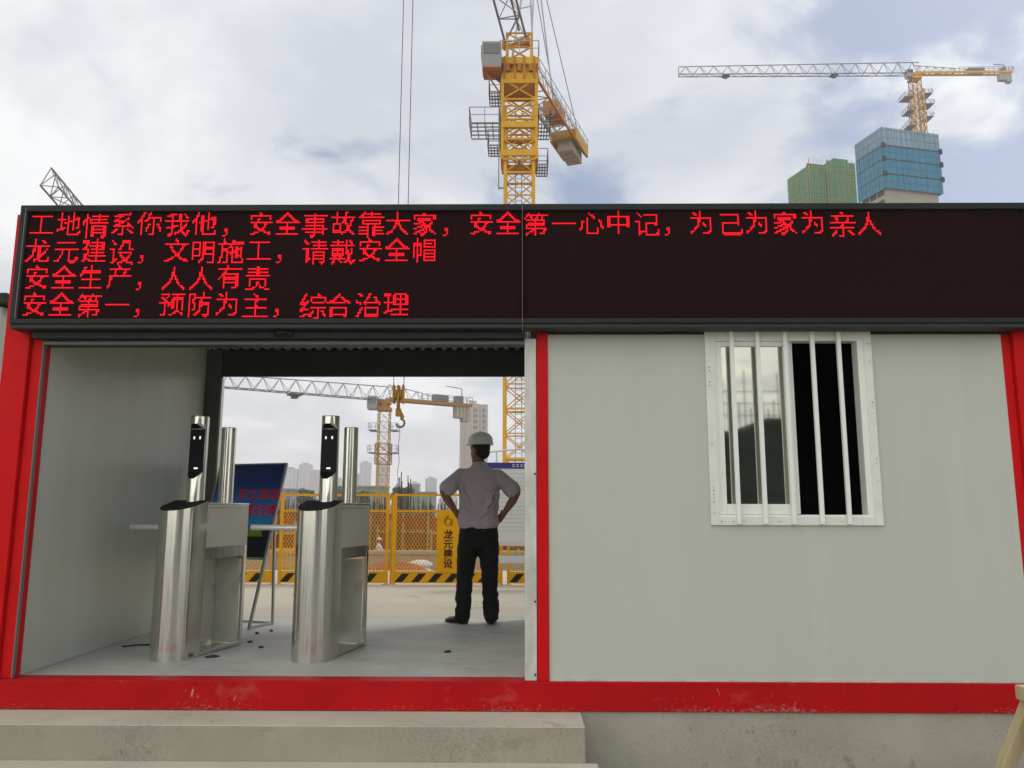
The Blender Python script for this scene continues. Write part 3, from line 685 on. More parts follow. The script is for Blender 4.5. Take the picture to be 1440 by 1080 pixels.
def capsule_rings(pts, rad, n=18, flat=None):
    """rings along a poly-line; rad: per point (ra, rb): half widths across and along the bend plane"""
    rings = []
    for i, p in enumerate(pts):
        p = Vector(p); a = Vector(pts[max(0, i-1)]); b = Vector(pts[min(len(pts)-1, i+1)]); d = (b-a).normalized()
        h = Vector((0, 1, 0)) if abs(d.y) < 0.85 else Vector((0, 0, 1))
        u = h.cross(d).normalized(); w = d.cross(u)
        ra, rb = rad[i] if isinstance(rad[i], (tuple, list)) else (rad[i], rad[i])
        rings.append([p+u*ra*math.cos(2*math.pi*k/n)+w*rb*math.sin(2*math.pi*k/n) for k in range(n)])
    return rings
def limb(mb, pts, rad, n=18):
    rings = capsule_rings(pts, rad, n)
    # round ends
    p0, p1, q0, q1 = Vector(pts[0]), Vector(pts[1]), Vector(pts[-1]), Vector(pts[-2])
    def endcap(ring, c, d, r):
        return [[c+d*(r*s)+(v-c)*cc for v in ring] for s, cc in ((0.5, 0.86), (0.87, 0.5), (0.98, 0.15))]
    rr = lambda x: min(x) if isinstance(x, (tuple, list)) else x
    s = endcap(rings[0], p0, (p0-p1).normalized(), rr(rad[0])); e_ = endcap(rings[-1], q0, (q0-q1).normalized(), rr(rad[-1]))
    return mb.loft(list(reversed(s))+rings+e_)
def ellip(mb, c, r, n=20, m_=14, rot=None):
    rings = []
    for i in range(1, m_):
        ph = math.pi*i/m_
        ring = []
        for k in range(n):
            v = Vector((r[0]*math.sin(ph)*math.cos(2*math.pi*k/n), r[1]*math.sin(ph)*math.sin(2*math.pi*k/n), -r[2]*math.cos(ph)))
            ring.append((rot @ v if rot else v)+Vector(c))
        rings.append(ring)
    return mb.loft(rings)
def fused(mb, name, m, parent, voxel, it=6, fac=0.5, fold=None):
    """one continuous skin over overlapping volumes"""
    o = mb.obj(name+'_tmp', m)
    r_ = o.modifiers.new('r', 'REMESH'); r_.mode = 'VOXEL'; r_.voxel_size = voxel; r_.use_smooth_shade = True
    s_ = o.modifiers.new('s', 'SMOOTH'); s_.iterations = it; s_.factor = fac
    dg = bpy.context.evaluated_depsgraph_get(); me = bpy.data.meshes.new_from_object(o.evaluated_get(dg)); bpy.data.objects.remove(o)
    if fold:                                                    # cloth creases: ridged noise pushed along the normals
        amp, fx, fz, z0, z1 = fold; nrm = [v.normal.copy() for v in me.vertices]
        for v, nn_ in zip(me.vertices, nrm):
            p = v.co; q = mnoise.noise(Vector((p.x*fx+p.z*fx*0.35, p.y*fx, p.z*fz+abs(p.x)*fx*0.5)))
            r2_ = mnoise.noise(Vector((p.x*fx*2.3-7, p.y*fx*2.3, p.z*fz*1.9+3)))
            k_ = min(1, max(0.25, 1-abs((p.z-z0)/(z1-z0))))
            v.co = p+nn_*amp*k_*((1-abs(q)*2.6)*0.8+r2_*0.5-0.2)
    me.name = name; me.materials.clear(); me.materials.append(m)
    me.polygons.foreach_set('use_smooth', [True]*len(me.polygons))
    q = bpy.data.objects.new(name, me); COL.objects.link(q); q.parent = parent; return q

def make_person(name, label, J, shirt_m, trouser_m, loc, rz=0.0, vox=0.0065):
    t = thing(name, label, 'person', loc, rz)
    V_ = {k: Vector(v) for k, v in J.items() if len(v) == 3}
    # ---- body
    b = MB()
    b.loft([[(rx*math.cos(a), cy+ry*math.sin(a), z) for a in [2*math.pi*k/24 for k in range(24)]] for z, rx, ry, cy in
            ((0.70, 0.10, 0.09, -.005), (0.76, 0.140, 0.102, -.01), (0.84, 0.132, 0.092, 0), (0.95, 0.130, 0.090, 0), (1.08, 0.145, 0.098, 0), (1.18, 0.150, 0.092, 0), (1.235, 0.120, 0.075, 0), (1.27, 0.06, 0.055, 0.005))])
    limb(b, [(0, 0.0, 1.22), (0.002, 0.012, 1.30), V_['head']-Vector((0, 0.004, 0.03))], [0.056, 0.048, 0.046])
    for s in 'LR':
        sh, el, wr, hip, kn, an, toe = (V_[k+s] for k in ('sh', 'el', 'wr', 'hip', 'kn', 'an', 'toe'))
        limb(b, [sh*0.75+Vector((0, 0, 1.19))*0.25, sh, sh.lerp(el, 0.5), el, el.lerp(wr, 0.35), wr], [0.052, 0.050, 0.042, 0.035, 0.037, 0.024])
        limb(b, [hip+Vector((0, 0, 0.05)), hip, hip.lerp(kn, 0.5), kn, kn.lerp(an, 0.35)+Vector((0, -0.012, 0)), an], [0.08, 0.082, 0.066, 0.047, 0.050, 0.030])
        limb(b, [an, an+Vector((0, 0, -0.03)), an.lerp(toe, 0.9)+Vector((0, 0, -0.012))], [0.03, 0.03, 0.024])
        # hand: palm, four fingers, thumb
        hd, fd_, up_ = V_['hand'+s], V_['fin'+s].normalized(), V_['pal'+s].normalized()
        side = fd_.cross(up_).normalized()
        limb(b, [wr, wr.lerp(hd, 0.6), hd], [(0.024, 0.02), (0.030, 0.017), (0.030, 0.015)])
        for k, ln in enumerate((0.060, 0.068, 0.064, 0.050)):
            o_ = hd+side*(0.0195*(k-1.5))
            limb(b, [o_-fd_*0.012, o_+fd_*ln*0.45+up_*-0.004, o_+fd_*ln*0.78+up_*-0.014, o_+fd_*ln+up_*-0.026], [0.0085, 0.0082, 0.0075, 0.0065], 10)
        th = wr.lerp(hd, 0.45); sgn = V_['thumb'+s]
        limb(b, [th+side*0.018*sgn[0], th+side*0.042*sgn[0]+fd_*0.012, th+side*0.056*sgn[0]+fd_*0.038], [0.011, 0.0095, 0.008], 10)
    # head
    hy = Matrix.Rotation(R(J['headrot'][0]), 3, 'Z'); hc = V_['head']+Vector((0, 0, 0.075))
    hp = lambda x, y, z: hc+hy @ Vector((x, y, z))
    ellip(b, hp(0, 0.0, 0.022), (0.070, 0.086, 0.088), rot=hy)
    ellip(b, hp(0, 0.022, -0.045), (0.052, 0.062, 0.062), rot=hy)                      # jaw
    ellip(b, hp(0, 0.070, -0.088), (0.024, 0.018, 0.016), rot=hy)                      # chin
    limb(b, [hp(0, 0.078, 0.012), hp(0, 0.094, -0.016), hp(0, 0.099, -0.028)], [0.008, 0.011, 0.0125], 10)   # nose
    limb(b, [hp(-0.02, 0.079, -0.058), hp(0, 0.086, -0.056), hp(0.02, 0.079, -0.058)], [0.006, 0.008, 0.006], 10)  # lips
    limb(b, [hp(-0.045, 0.066, 0.028), hp(0, 0.080, 0.030), hp(0.045, 0.066, 0.028)], [0.009, 0.009, 0.009], 10)  # brow
    for sx in (-1, 1):
        ellip(b, hp(sx*0.073, -0.006, -0.012), (0.010, 0.022, 0.033), 12, 10, rot=hy)    # ears
    body = fused(b, 'body', M['skin'], t, vox, 4)
    for sx in (-1, 1):
        e_ = MB(); ellip(e_, hp(sx*0.030, 0.0735, 0.010), (0.012, 0.010, 0.008), 12, 8, rot=hy); e_.obj('eye', M['white'], t, smooth=True)
    hr = MB()
    ellip(hr, hp(0, -0.014, 0.028), (0.0755, 0.083, 0.090), rot=hy); ellip(hr, hp(0, -0.040, -0.018), (0.062, 0.052, 0.058), rot=hy)
    fused(hr, 'hair', M['hair'], t, 0.008, 3)
    # hard hat
    hm = MB(); nn = 40; rings = []
    for z, s in ((-0.004, 1.0), (0.012, 1.0), (0.035, 0.975), (0.058, 0.90), (0.076, 0.77), (0.090, 0.58), (0.0985, 0.34), (0.102, 0.10)):
        rings.append([hp(0.098*s*math.cos(2*math.pi*k/nn), -0.004+0.118*s*math.sin(2*math.pi*k/nn), 0.058+z) for k in range(nn)])
    hm.loft(rings)
    br = []
    for rr0, z in ((0.97, -0.004), (1.03, -0.010), (1.035, -0.004), (0.97, 0.006)):
        br.append([hp(0.098*rr0*math.cos(2*math.pi*k/nn), -0.004+(0.118+(0.022 if math.sin(2*math.pi*k/nn) > 0.3 and rr0 > 1 else 0))*rr0*math.sin(2*math.pi*k/nn), 0.056+z) for k in range(nn)])
    hm.loft(br)
    hm.loft([[hp(x*sc_, -0.004+0.118*math.cos(a)*f_, 0.058+0.098*math.sin(a)*f_+0.004) for x, f_, sc_ in ((-0.008, 0.99, 1), (-0.006, 1.03, 1), (0.006, 1.03, 1), (0.008, 0.99, 1))] for a in [R(15+150*k/20) for k in range(21)]])
    hm.obj('helmet', M['helmet'], t, smooth=True)
    # ---- shirt
    s_ = MB()
    hem = J.get('hem', (0.775,))[0]
    rnd = random.Random(5)
    rows_ = ((hem, 0.158, 0.118, 0), (hem+0.03, 0.170, 0.126, -.004), (0.87, 0.164, 0.122, -.003), (0.98, 0.166, 0.122, -.002), (1.08, 0.175, 0.122, 0), (1.16, 0.180, 0.114, 0), (1.215, 0.166, 0.100, 0), (1.25, 0.125, 0.082, 0), (1.275, 0.072, 0.066, 0.004), (1.305, 0.058, 0.058, 0.008))
    s_.loft([[(rx*math.cos(a)*(1+0.02*math.sin(3*a+z*20)), cy+ry*math.sin(a)*(1+0.03*math.sin(4*a-z*17)), z+(0.018*math.cos(a*1-1.2) if i_ < 2 else 0)) for a in [2*math.pi*k/36 for k in range(36)]] for i_, (z, rx, ry, cy) in enumerate(rows_)])
    for s in 'LR':
        sh, el = V_['sh'+s], V_['el'+s]
        limb(s_, [sh*0.6+Vector((0, 0, 1.17))*0.4, sh+Vector((0, 0, -0.004)), sh.lerp(el, 0.4), sh.lerp(el, 0.76)], [0.068, 0.066, 0.064, 0.070])
        # folds from the armpit to the waist
        sg = -1 if s == 'L' else 1
        for k in range(4):
            a0 = Vector((sg*(0.150-0.010*k), -0.098-0.008*k, 1.12-0.06*k)); a1 = Vector((sg*(0.06-0.02*k), -0.126, 0.96-0.035*k))
            limb(s_, [a0, a0.lerp(a1, 0.5)+Vector((0, -0.006, -0.01)), a1], [0.006, 0.009, 0.005], 8)
    fused(s_, 'shirt', shirt_m, t, 0.008, 5, fold=(0.0095, 7.0, 9.0, 0.86, 1.42))
    cl_ = MB(); cl_.loft([[(r_*math.cos(a), 0.008+r_*1.02*math.sin(a), z) for a in [2*math.pi*k/28 for k in range(28)]] for r_, z in ((0.066, 1.275), (0.060, 1.312), (0.055, 1.313), (0.055, 1.28))])
    cl_.obj('collar', shirt_m, t, smooth=True)
    # ---- trousers
    p_ = MB()
    p_.loft([[(rx*math.cos(a), cy+ry*math.sin(a), z) for a in [2*math.pi*k/32 for k in range(32)]] for z, rx, ry, cy in
             ((0.60, 0.145, 0.090, -.004), (0.655, 0.158, 0.110, -.008), (0.73, 0.160, 0.118, -.012), (0.79, 0.152, 0.108, -.006), (0.83, 0.146, 0.102, 0))])
    for s in 'LR':
        hip, kn, an = V_['hip'+s], V_['kn'+s], V_['an'+s]
        limb(p_, [hip, hip.lerp(kn, 0.35), hip.lerp(kn, 0.7), kn, kn.lerp(an, 0.5), an+Vector((0, 0.0, 0.0))],
             [(0.086, 0.098), (0.088, 0.098), (0.078, 0.086), (0.068, 0.074), (0.064, 0.070), (0.064, 0.076)])
        for k, f_ in enumerate((0.80, 0.88, 0.95, 0.72)):
            c_ = kn.lerp(an, f_)
            limb(p_, [c_+Vector((-0.055, -0.045, 0.012*(-1)**k)), c_+Vector((0, -0.072, -0.004)), c_+Vector((0.055, -0.045, -0.012*(-1)**k))], [0.007, 0.011, 0.007], 8)
    fused(p_, 'trousers', trouser_m, t, 0.008, 5, fold=(0.010, 6.0, 13.0, 0.16, 0.95))
    bl = MB(); bl.loft([[(r_*0.153*math.cos(a), -0.005+r_*0.110*math.sin(a), z) for a in [2*math.pi*k/36 for k in range(36)]] for r_, z in ((0.97, 0.792), (1.0, 0.793), (1.0, 0.826), (0.97, 0.827))])
    bl.obj('belt', M['belt'], t, smooth=True)
    for s in 'LR':
        an, toe = V_['an'+s], V_['toe'+s]; d = (toe-an); d.z = 0; L_ = d.length; d.normalize(); n_ = Vector((-d.y, d.x, 0)); rings = []
        for f_, hw, hz in ((-0.055, 0.020, 0.04), (-0.045, 0.033, 0.062), (0.0, 0.037, 0.075), (0.05, 0.038, 0.066), (0.10, 0.044, 0.048), (0.15, 0.043, 0.038), (0.185, 0.030, 0.030), (0.196, 0.012, 0.02)):
            c_ = Vector((an.x, an.y, 0))+d*f_*(L_/0.17)
            rings.append([c_+n_*hw*math.cos(2*math.pi*k/16)+Vector((0, 0, max(0.001, hz*0.5+hz*0.52*math.sin(2*math.pi*k/16)))) for k in range(16)])
        MB().loft(rings).obj('shoe', M['shoe'], t, smooth=True)
    return t
man = make_person('person', 'man in white helmet, short-sleeved shirt and black trousers standing with hands on hips, back turned', dict(
    shL=(-0.150, 0.0, 1.205), shR=(0.158, 0.0, 1.195), elL=(-0.290, -0.105, 1.055), elR=(0.318, -0.10, 1.045),
    wrL=(-0.195, -0.02, 0.905), wrR=(0.215, -0.02, 0.895), handL=(-0.165, 0.035, 0.862), handR=(0.180, 0.035, 0.852),
    finL=(0.25, 0.9, -0.35), finR=(-0.25, 0.9, -0.35), palL=(-0.9, 0.25, 0.2), palR=(0.9, 0.25, 0.2), thumbL=(1, 0, 0), thumbR=(-1, 0, 0),
    hipL=(-0.078, 0, 0.72), hipR=(0.078, 0, 0.72), knL=(-0.110, 0.015, 0.40), knR=(0.092, 0.015, 0.40), anL=(-0.128, 0, 0.065), anR=(0.108, 0, 0.065),
    toeL=(-0.250, 0.105, 0.03), toeR=(0.115, 0.165, 0.03), head=(0.004, 0.012, 1.335), headrot=(48,)), M['shirt'], M['trousers'], (2.520, 2.17, 0.0))
wk = make_person('person', 'distant worker in white shirt and white helmet seen through the yellow mesh fence', dict(
    shL=(-0.150, 0.0, 1.205), shR=(0.150, 0.0, 1.205), elL=(-0.22, 0.02, 0.98), elR=(0.20, 0.10, 0.99),
    wrL=(-0.19, 0.14, 0.82), wrR=(0.14, 0.27, 0.92), handL=(-0.18, 0.18, 0.76), handR=(0.11, 0.33, 0.93),
    finL=(0.05, 0.3, -0.9), finR=(-0.2, 0.95, 0.1), palL=(-0.9, 0.2, 0.1), palR=(0.3, 0.1, 0.9), thumbL=(1, 0, 0), thumbR=(-1, 0, 0),
    hipL=(-0.075, 0, 0.72), hipR=(0.075, 0, 0.72), knL=(-0.09, 0.10, 0.41), knR=(0.085, -0.02, 0.40), anL=(-0.095, 0.12, 0.065), anR=(0.09, -0.16, 0.085),
    toeL=(-0.10, 0.28, 0.03), toeR=(0.09, 0.0, 0.03), head=(0.0, 0.035, 1.33), headrot=(-20,), hem=(0.72,)), M['workshirt'], M['worktrousers'], (-3.62, 32.0, -2.0), R(-60), 0.012)
wk.scale = (1.05, 1.05, 1.05)

# ------------------------------------------------------------------ tower cranes
M['crane_yellow'] = mat('crane_yellow_paint', (0.70, 0.39, 0.03), 0.5, spec=0.15, var=0.12, vscale=0.8)
M['crane_orange'] = mat('crane_orange_paint', (0.50, 0.20, 0.03), 0.5, spec=0.15, var=0.12, vscale=0.8)
M['crane_tan'] = mat('crane_pale_yellow_paint', (0.50, 0.30, 0.035), 0.5, spec=0.15); M['crane_brown'] = mat('crane_brown_orange_paint', (0.40, 0.20, 0.06), 0.5, spec=0.15)
M['crane_grey'] = mat('crane_grey_steel', (0.22, 0.22, 0.23), 0.5, 0.2, var=0.1, vscale=1)
M['crane_dark'] = mat('crane_dark_steel', (0.10, 0.10, 0.105), 0.5, 0.2)
M['crane_pale'] = mat('crane_pale_grey_paint', (0.44, 0.44, 0.45), 0.5, var=0.1, vscale=1)
M['cw'] = mat('ballast_concrete', (0.42, 0.39, 0.34), 0.9, var=0.12, vscale=2)
M['cabglass'] = mat('crane_cab_glass', (0.06, 0.08, 0.09), 0.08, spec=0.8)
M['cabwall'] = mat('crane_cab_panel', (0.34, 0.35, 0.36), 0.45)
M['rope'] = mat('steel_rope', (0.09, 0.09, 0.09), 0.6)

def mast_mb(w, z0, z1, seg, rc, rb, mb=None, heavy=0):
    mb = mb or MB(); h = w/2; n = max(1, round((z1-z0)/seg)); dz = (z1-z0)/n
    cs = [(-h, -h), (h, -h), (h, h), (-h, h)]
    for x, y in cs: mb.bar((x, y, z0), (x, y, z1), rc, 4, up=(1, 0, 0) )
    for i in range(n+1):
        z = z0+i*dz
        for k in range(4):
            a, b_ = cs[k], cs[(k+1) % 4]
            mb.bar((*a, z), (*b_, z), rb*(1.5 if heavy and i % heavy == 0 else 1.0), 4, cap=False)
            if i < n:
                mb.bar((*a, z), (*b_, z+dz), rb*0.8, 4, cap=False); mb.bar((*b_, z), (*a, z+dz), rb*0.8, 4, cap=False)
    return mb
def boom_mb(x0, x1, w0, w1, h0, h1, seg, rc, rb, tri=True, z=0.0, mb=None):
    """lattice boom along local +X: two bottom chords, one (tri) or two top chords"""
    mb = mb or MB(); n = max(2, round(abs(x1-x0)/seg)); dx = (x1-x0)/n
    def sec(i):
        f = i/n; w = (w0+(w1-w0)*f)/2; h = h0+(h1-h0)*f; x = x0+dx*i
        bt = [Vector((x, -w, z)), Vector((x, w, z))]
        tp = [Vector((x, 0, z+h))] if tri else [Vector((x, -w, z+h)), Vector((x, w, z+h))]
        return bt, tp
    for i in range(n):
        (b0, t0), (b1, t1) = sec(i), sec(i+1)
        for p, q in zip(b0+t0, b1+t1): mb.bar(p, q, rc, 4, cap=False)
        mb.bar(b0[0], b0[1], rb, 4, cap=False)
        mb.bar(b0[i % 2], b1[1-i % 2], rb, 4, cap=False)
        tm = [t0[0].lerp(t1[0], 0.5), t0[-1].lerp(t1[-1], 0.5)]
        for s in (0, 1):
            mb.bar(b0[s], tm[s], rb, 4, cap=False); mb.bar(tm[s], b1[s], rb, 4, cap=False)
        if not tri: mb.bar(t0[0], t0[1], rb, 4, cap=False); mb.bar(t0[i % 2], t1[1-i % 2], rb, 4, cap=False)
    b0, t0 = sec(n); mb.bar(b0[0], b0[1], rb, 4, cap=False)
    for s in (0, 1): mb.bar(b0[s], t0[-1 if s else 0], rb, 4, cap=False)
    return mb
def railing(mb, pts, h=1.05, r=0.03):
    for a, b_ in zip(pts, pts[1:]):
        a, b_ = Vector(a), Vector(b_); up = Vector((0, 0, h))
        mb.bar(a+up, b_+up, r, 4, cap=False); mb.bar(a+up*0.5, b_+up*0.5, r*0.8, 4, cap=False)
        n = max(1, round((b_-a).length/1.2))
        for k in range(n+1):
            p = a.lerp(b_, k/n); mb.bar(p, p+up, r, 4, cap=False)
    return mb
def cab_parts(t, c, s, rot=None):
    """operator's cabin with a slanted front window"""
    x, y, z = c; m = MB()
    m.loft([[(x-0.7*s, y-0.8*s, z), (x+0.7*s, y-0.8*s, z), (x+0.7*s, y+0.8*s, z), (x-0.7*s, y+0.8*s, z)],
            [(x-0.75*s, y-0.95*s, z+0.9*s), (x+0.75*s, y-0.95*s, z+0.9*s), (x+0.75*s, y+0.85*s, z+0.9*s), (x-0.75*s, y+0.85*s, z+0.9*s)],
            [(x-0.70*s, y-0.85*s, z+2.0*s), (x+0.70*s, y-0.85*s, z+2.0*s), (x+0.70*s, y+0.8*s, z+2.0*s), (x-0.70*s, y+0.8*s, z+2.0*s)]])
    o = m.obj('operator_cab', M['cabwall'], t, bevel=0.04*s)
    g_ = MB(); g_.box(x-0.60*s, x+0.60*s, y-1.0*s, y-0.93*s, z+0.95*s, z+1.75*s); g_.box(x-0.79*s, x-0.72*s, y-0.7*s, y+0.5*s, z+0.95*s, z+1.75*s)
    g_.obj('window', M['cabglass'], o)
    return o

# --- the big yellow crane right behind the cabin
YA = Vector((0.336, 0.942, 0)); jang = math.atan2(-15.4, -4.86); cang = math.atan2(YA.y, YA.x)
A = thing('tower_crane', 'big yellow tower crane rising directly behind the LED sign, jib pointing overhead', 'crane', (2.75, 43.3, -2.1))
Z = 2.1
mast_mb(1.78, 0, 26.3+Z, 1.5, 0.145, 0.055, heavy=2).obj('mast', M['crane_yellow'], A)
lad = MB()
for x in (-0.25, 0.15): lad.bar((x, 0.5, 0), (x, 0.5, 27+Z), 0.03, 4)
for k in range(90): lad.bar((-0.25, 0.5, 0.3*k+1), (0.15, 0.5, 0.3*k+1), 0.018, 4, cap=False)
lad.obj('ladder', M['crane_grey'], A)
cf = MB(); mast_mb(2.15, 22.6+Z, 28.0+Z, 1.35, 0.13, 0.07, cf)
for z in (23.0, 24.9, 27.9): cf.box(-1.16, 1.16, -1.20, -1.05, z+Z-0.2, z+Z+0.2).box(-1.16, 1.16, 1.05, 1.20, z+Z-0.2, z+Z+0.2).box(-1.20, -1.05, -1.04, 1.04, z+Z-0.2, z+Z+0.2).box(1.05, 1.20, -1.04, 1.04, z+Z-0.2, z+Z+0.2)
cf.obj('climbing_frame', M['crane_yellow'], A)
def platform(x0, x1, y0, y1, z):
    m = MB()
    for k in range(5):
        yy = y0+(y1-y0)*k/4; m.box(x0, x1, yy-0.03, yy+0.03, z, z+0.07)
    for k in range(5):
        xx = x0+(x1-x0)*k/4; m.box(xx-0.03, xx+0.03, y0, y1, z+0.071, z+0.10)
    railing(m, [(x0, y1, z+0.1), (x0, y0, z+0.1), (x1, y0, z+0.1), (x1, y1, z+0.1), (x0, y1, z+0.1)], 1.0, 0.028)
    m.obj('platform', M['crane_grey'], A)
platform(-3.15, -1.22, -1.3, 0.9, 24.9+Z); platform(-2.0, -1.22, -0.9, 0.7, 23.6+Z); platform(1.22, 1.95, -1.1, 1.0, 24.9+Z); platform(1.1, 1.8, -0.9, 0.9, 22.3+Z)
platform(-1.95, -1.22, -0.8, 0.9, 27.2+Z)
hj = MB(); hj.bar((-1.3, -0.6, 20.8+Z), (-1.3, -0.6, 27.5+Z), 0.05, 4).bar((-1.3, -0.6, 20.9+Z), (-0.9, -0.6, 20.9+Z), 0.05, 4); hj.obj('guide_rail', M['crane_grey'], A)
sl = MB()
sl.box(-1.15, 1.15, -1.15, 1.15, 28.05+Z, 28.45+Z); sl.bar((0, 0, 28.46+Z), (0, 0, 29.0+Z), 1.05, 24)
sl.box(-1.2, 1.2, -1.2, 1.2, 29.02+Z, 29.5+Z)
sl.obj('slewing_unit', M['crane_yellow'], A, bevel=0.03)
tw = MB(); mast_mb(1.6, 29.5+Z, 31.4+Z, 1.25, 0.12, 0.06, tw); tw.obj('tower_head', M['crane_yellow'], A)
sd_ = MB(); railing(sd_, [(-1.25, 1.3, 29.5+Z), (-1.25, -1.3, 29.5+Z), (1.25, -1.3, 29.5+Z), (1.25, 1.3, 29.5+Z)], 1.05, 0.03)
sd_.obj('railing', M['crane_pale'], A)
sd_ = MB()
for x in (-0.75, 0.0, 0.75): sd_.bar((x, -1.16, 28.5+Z), (x, -1.16, 29.0+Z), 0.16, 10)
for x in (-0.95, -0.3, 0.3, 0.95): sd_.box(x-0.06, x+0.06, -1.28, -1.21, 28.0+Z, 29.5+Z)
sd_.obj('slewing_motor', M['crane_orange'], A)
cab_parts(A, (-1.75, -1.15, 28.45+Z), 0.86)
cs_ = MB(); cs_.bar((-1.2, -0.2, 28.3+Z), (-2.3, -1.7, 28.40+Z), 0.08, 4).bar((-1.0, -0.9, 26.8+Z), (-2.1, -1.2, 28.35+Z), 0.06, 4).box(-2.3, -1.2, -1.9, -0.4, 28.36+Z, 28.43+Z); cs_.obj('cab_bracket', M['crane_orange'], A)
def pivot(name, t, ang_, z): # children are built along local +X then turned about the tower
    return Matrix.Translation((0, 0, z)) @ Matrix.Rotation(ang_, 4, 'Z')
def put(o, mtx): o.matrix_local = mtx; return o
JI = R(33)                                                   # the jib luffs upwards from its pivot
mj = pivot('j', A, jang, 29.3+Z)
ml = Matrix.Translation((0, 0, 30.9+Z)) @ Matrix.Rotation(jang, 4, 'Z') @ Matrix.Translation((0.8, 0, 0)) @ Matrix.Rotation(-JI, 4, 'Y')
JL = 15.6/math.cos(JI)
jb = put(boom_mb(0.0, JL, 1.45, 1.2, 1.4, 1.2, 1.5, 0.085, 0.04, True, 0.0).obj('jib', M['crane_grey'], A), ml)
rt = put(MB().box(0.55, 0.95, -0.9, -0.70, 1.2, 1.75).box(0.55, 0.95, 0.70, 0.9, 1.2, 1.75).box(0.6, 0.8, -0.69, 0.69, 1.25, 1.5).obj('jib_root', M['crane_orange'], A), mj)
mc = pivot('c', A, cang, 29.3+Z)
cj = MB(); CJL = 13.4
for sd, mi in ((-0.75, 0), (0.75, 1)):
    cj.box(0.6, CJL, sd-0.07, sd+0.07, -0.10, 0.10, mi)
for k in range(12):
    x = 0.9+k*1.05; cj.bar((x, -0.66, 0.0), (x, 0.66, 0.0), 0.045, 4, cap=False, mi=1); cj.bar((x, -0.66 if k % 2 else 0.66, 0.0), (x+1.05, 0.66 if k % 2 else -0.66, 0.0), 0.04, 4, cap=False, mi=1)
    for sd in (-0.75, 0.75): cj.bar((x, sd, 0.1), (x+0.52, sd, 0.9), 0.035, 4, cap=False, mi=1); cj.bar((x+0.52, sd, 0.9), (x+1.05, sd, 0.1), 0.035, 4, cap=False, mi=1)
for sd in (-0.75, 0.75): cj.bar((0.7, sd, 0.92), (CJL, sd, 0.92), 0.05, 4, mi=1)
put(cj.obj('counter_jib', [M['crane_orange'], M['crane_pale']], A), mc)
af = MB()
for sd in (-0.7, 0.7):
    af.bar((0.2, sd, 0.3), (2.6, sd*0.35, 10.5), 0.07, 4).bar((5.2, sd, 0.3), (2.6, sd*0.35, 10.5), 0.055, 4)
for f_ in (0.25, 0.5, 0.75): af.bar((0.2+2.4*f_, -0.7+0.45*f_, 0.3+10.2*f_), (0.2+2.4*f_, 0.7-0.45*f_, 0.3+10.2*f_), 0.04, 4)
put(af.obj('gantry_frame', M['crane_pale'], A), mc)
rl = MB()
for s in (-1.0, 1.0): railing(rl, [(1.2, s, 0.2), (13.6, s, 0.2)], 1.05, 0.028)
railing(rl, [(13.6, -1.0, 0.2), (13.6, 1.0, 0.2)], 1.05, 0.028)
put(rl.obj('railing', M['crane_pale'], A), mc)
for k in range(4):
    put(MB().box(10.4+k*0.72, 11.05+k*0.72, -0.60, 0.60, -0.95, 0.30).obj('counterweight', M['cw'], A, bevel=0.05), mc)
put(MB().box(9.9, 13.5, -1.05, -0.86, -0.35, 0.55).box(9.9, 13.5, 0.86, 1.05, -0.35, 0.55).box(9.8, 10.2, -0.85, 0.85, -0.2, 0.45).obj('ballast_frame', M['crane_tan'], A, bevel=0.03), mc)
put(MB().box(6.5, 8.6, -0.55, 0.55, 0.22, 1.25).obj('winch', M['crane_orange'], A, bevel=0.08), mc)
sr = MB()
for s in (-0.75, 0.75): sr.bar((12.4, s, 0.3), (2.6, s*0.3, 10.5), 0.028, 5)
put(sr.obj('stay_rope', M['rope'], A), mc)
tip = ml @ Vector((JL, 0, 1.2)); pkp = mc @ Vector((2.6, 0, 10.5))
sr = MB()
for sd in (-0.12, 0.12): sr.bar(tip+Vector((sd, 0, 0)), pkp+Vector((sd, 0, 0)), 0.03, 5)
sr.obj('stay_rope', M['rope'], A)
hk = MB()
mjr = Matrix.Rotation(jang, 3, 'Z'); hx = ml @ Vector((JL, 0, 0)); hx.z = 0
HZ = 5.95+Z
rp_ = MB()
for s in (-0.21, 0.21):
    rp_.bar((hx.x+s, hx.y, tip.z-1.0), (hx.x+s, hx.y, HZ), 0.018, 5)
rp_.obj('hoist_rope', M['rope'], A)
hb = MB(); hb.box(hx.x-0.23, hx.x-0.15, hx.y-0.16, hx.y+0.16, HZ-0.75, HZ+0.02).box(hx.x+0.15, hx.x+0.23, hx.y-0.16, hx.y+0.16, HZ-0.75, HZ+0.02).box(hx.x-0.05, hx.x+0.05, hx.y-0.18, hx.y+0.18, HZ-0.95, HZ+0.0)
for s in (-0.1, 0.1): hb.bar((hx.x+s-0.04, hx.y, HZ-0.38), (hx.x+s+0.04, hx.y, HZ-0.38), 0.22, 16)
hb.box(hx.x-0.10, hx.x+0.12, hx.y-0.1, hx.y+0.1, HZ-1.28, HZ-0.96).bar((hx.x+0.02, hx.y, HZ-1.0), (hx.x+0.20, hx.y, HZ-1.35), 0.09, 8)
M['hook_yellow'] = mat('worn_yellow_hook_paint', (0.42, 0.21, 0.012), 0.6, vscale=6, col2=(0.20, 0.11, 0.02))
hbo = hb.obj('hook_block', M['hook_yellow'], A, bevel=0.015)
hp_ = MB(); hp_.path([(hx.x+0.10+0.17*math.cos(R(a)), hx.y, HZ-1.55+0.17*math.sin(R(a))) for a in range(90, -171, -20)], 0.045, 6)
hp_.obj('hook', M['crane_dark'], hbo)
rp_ = MB(); z = HZ-1.7; pts = []
for k in range(14): pts.append((hx.x+0.06+0.03*math.sin(k*0.9), hx.y, HZ-1.72-k*0.155))
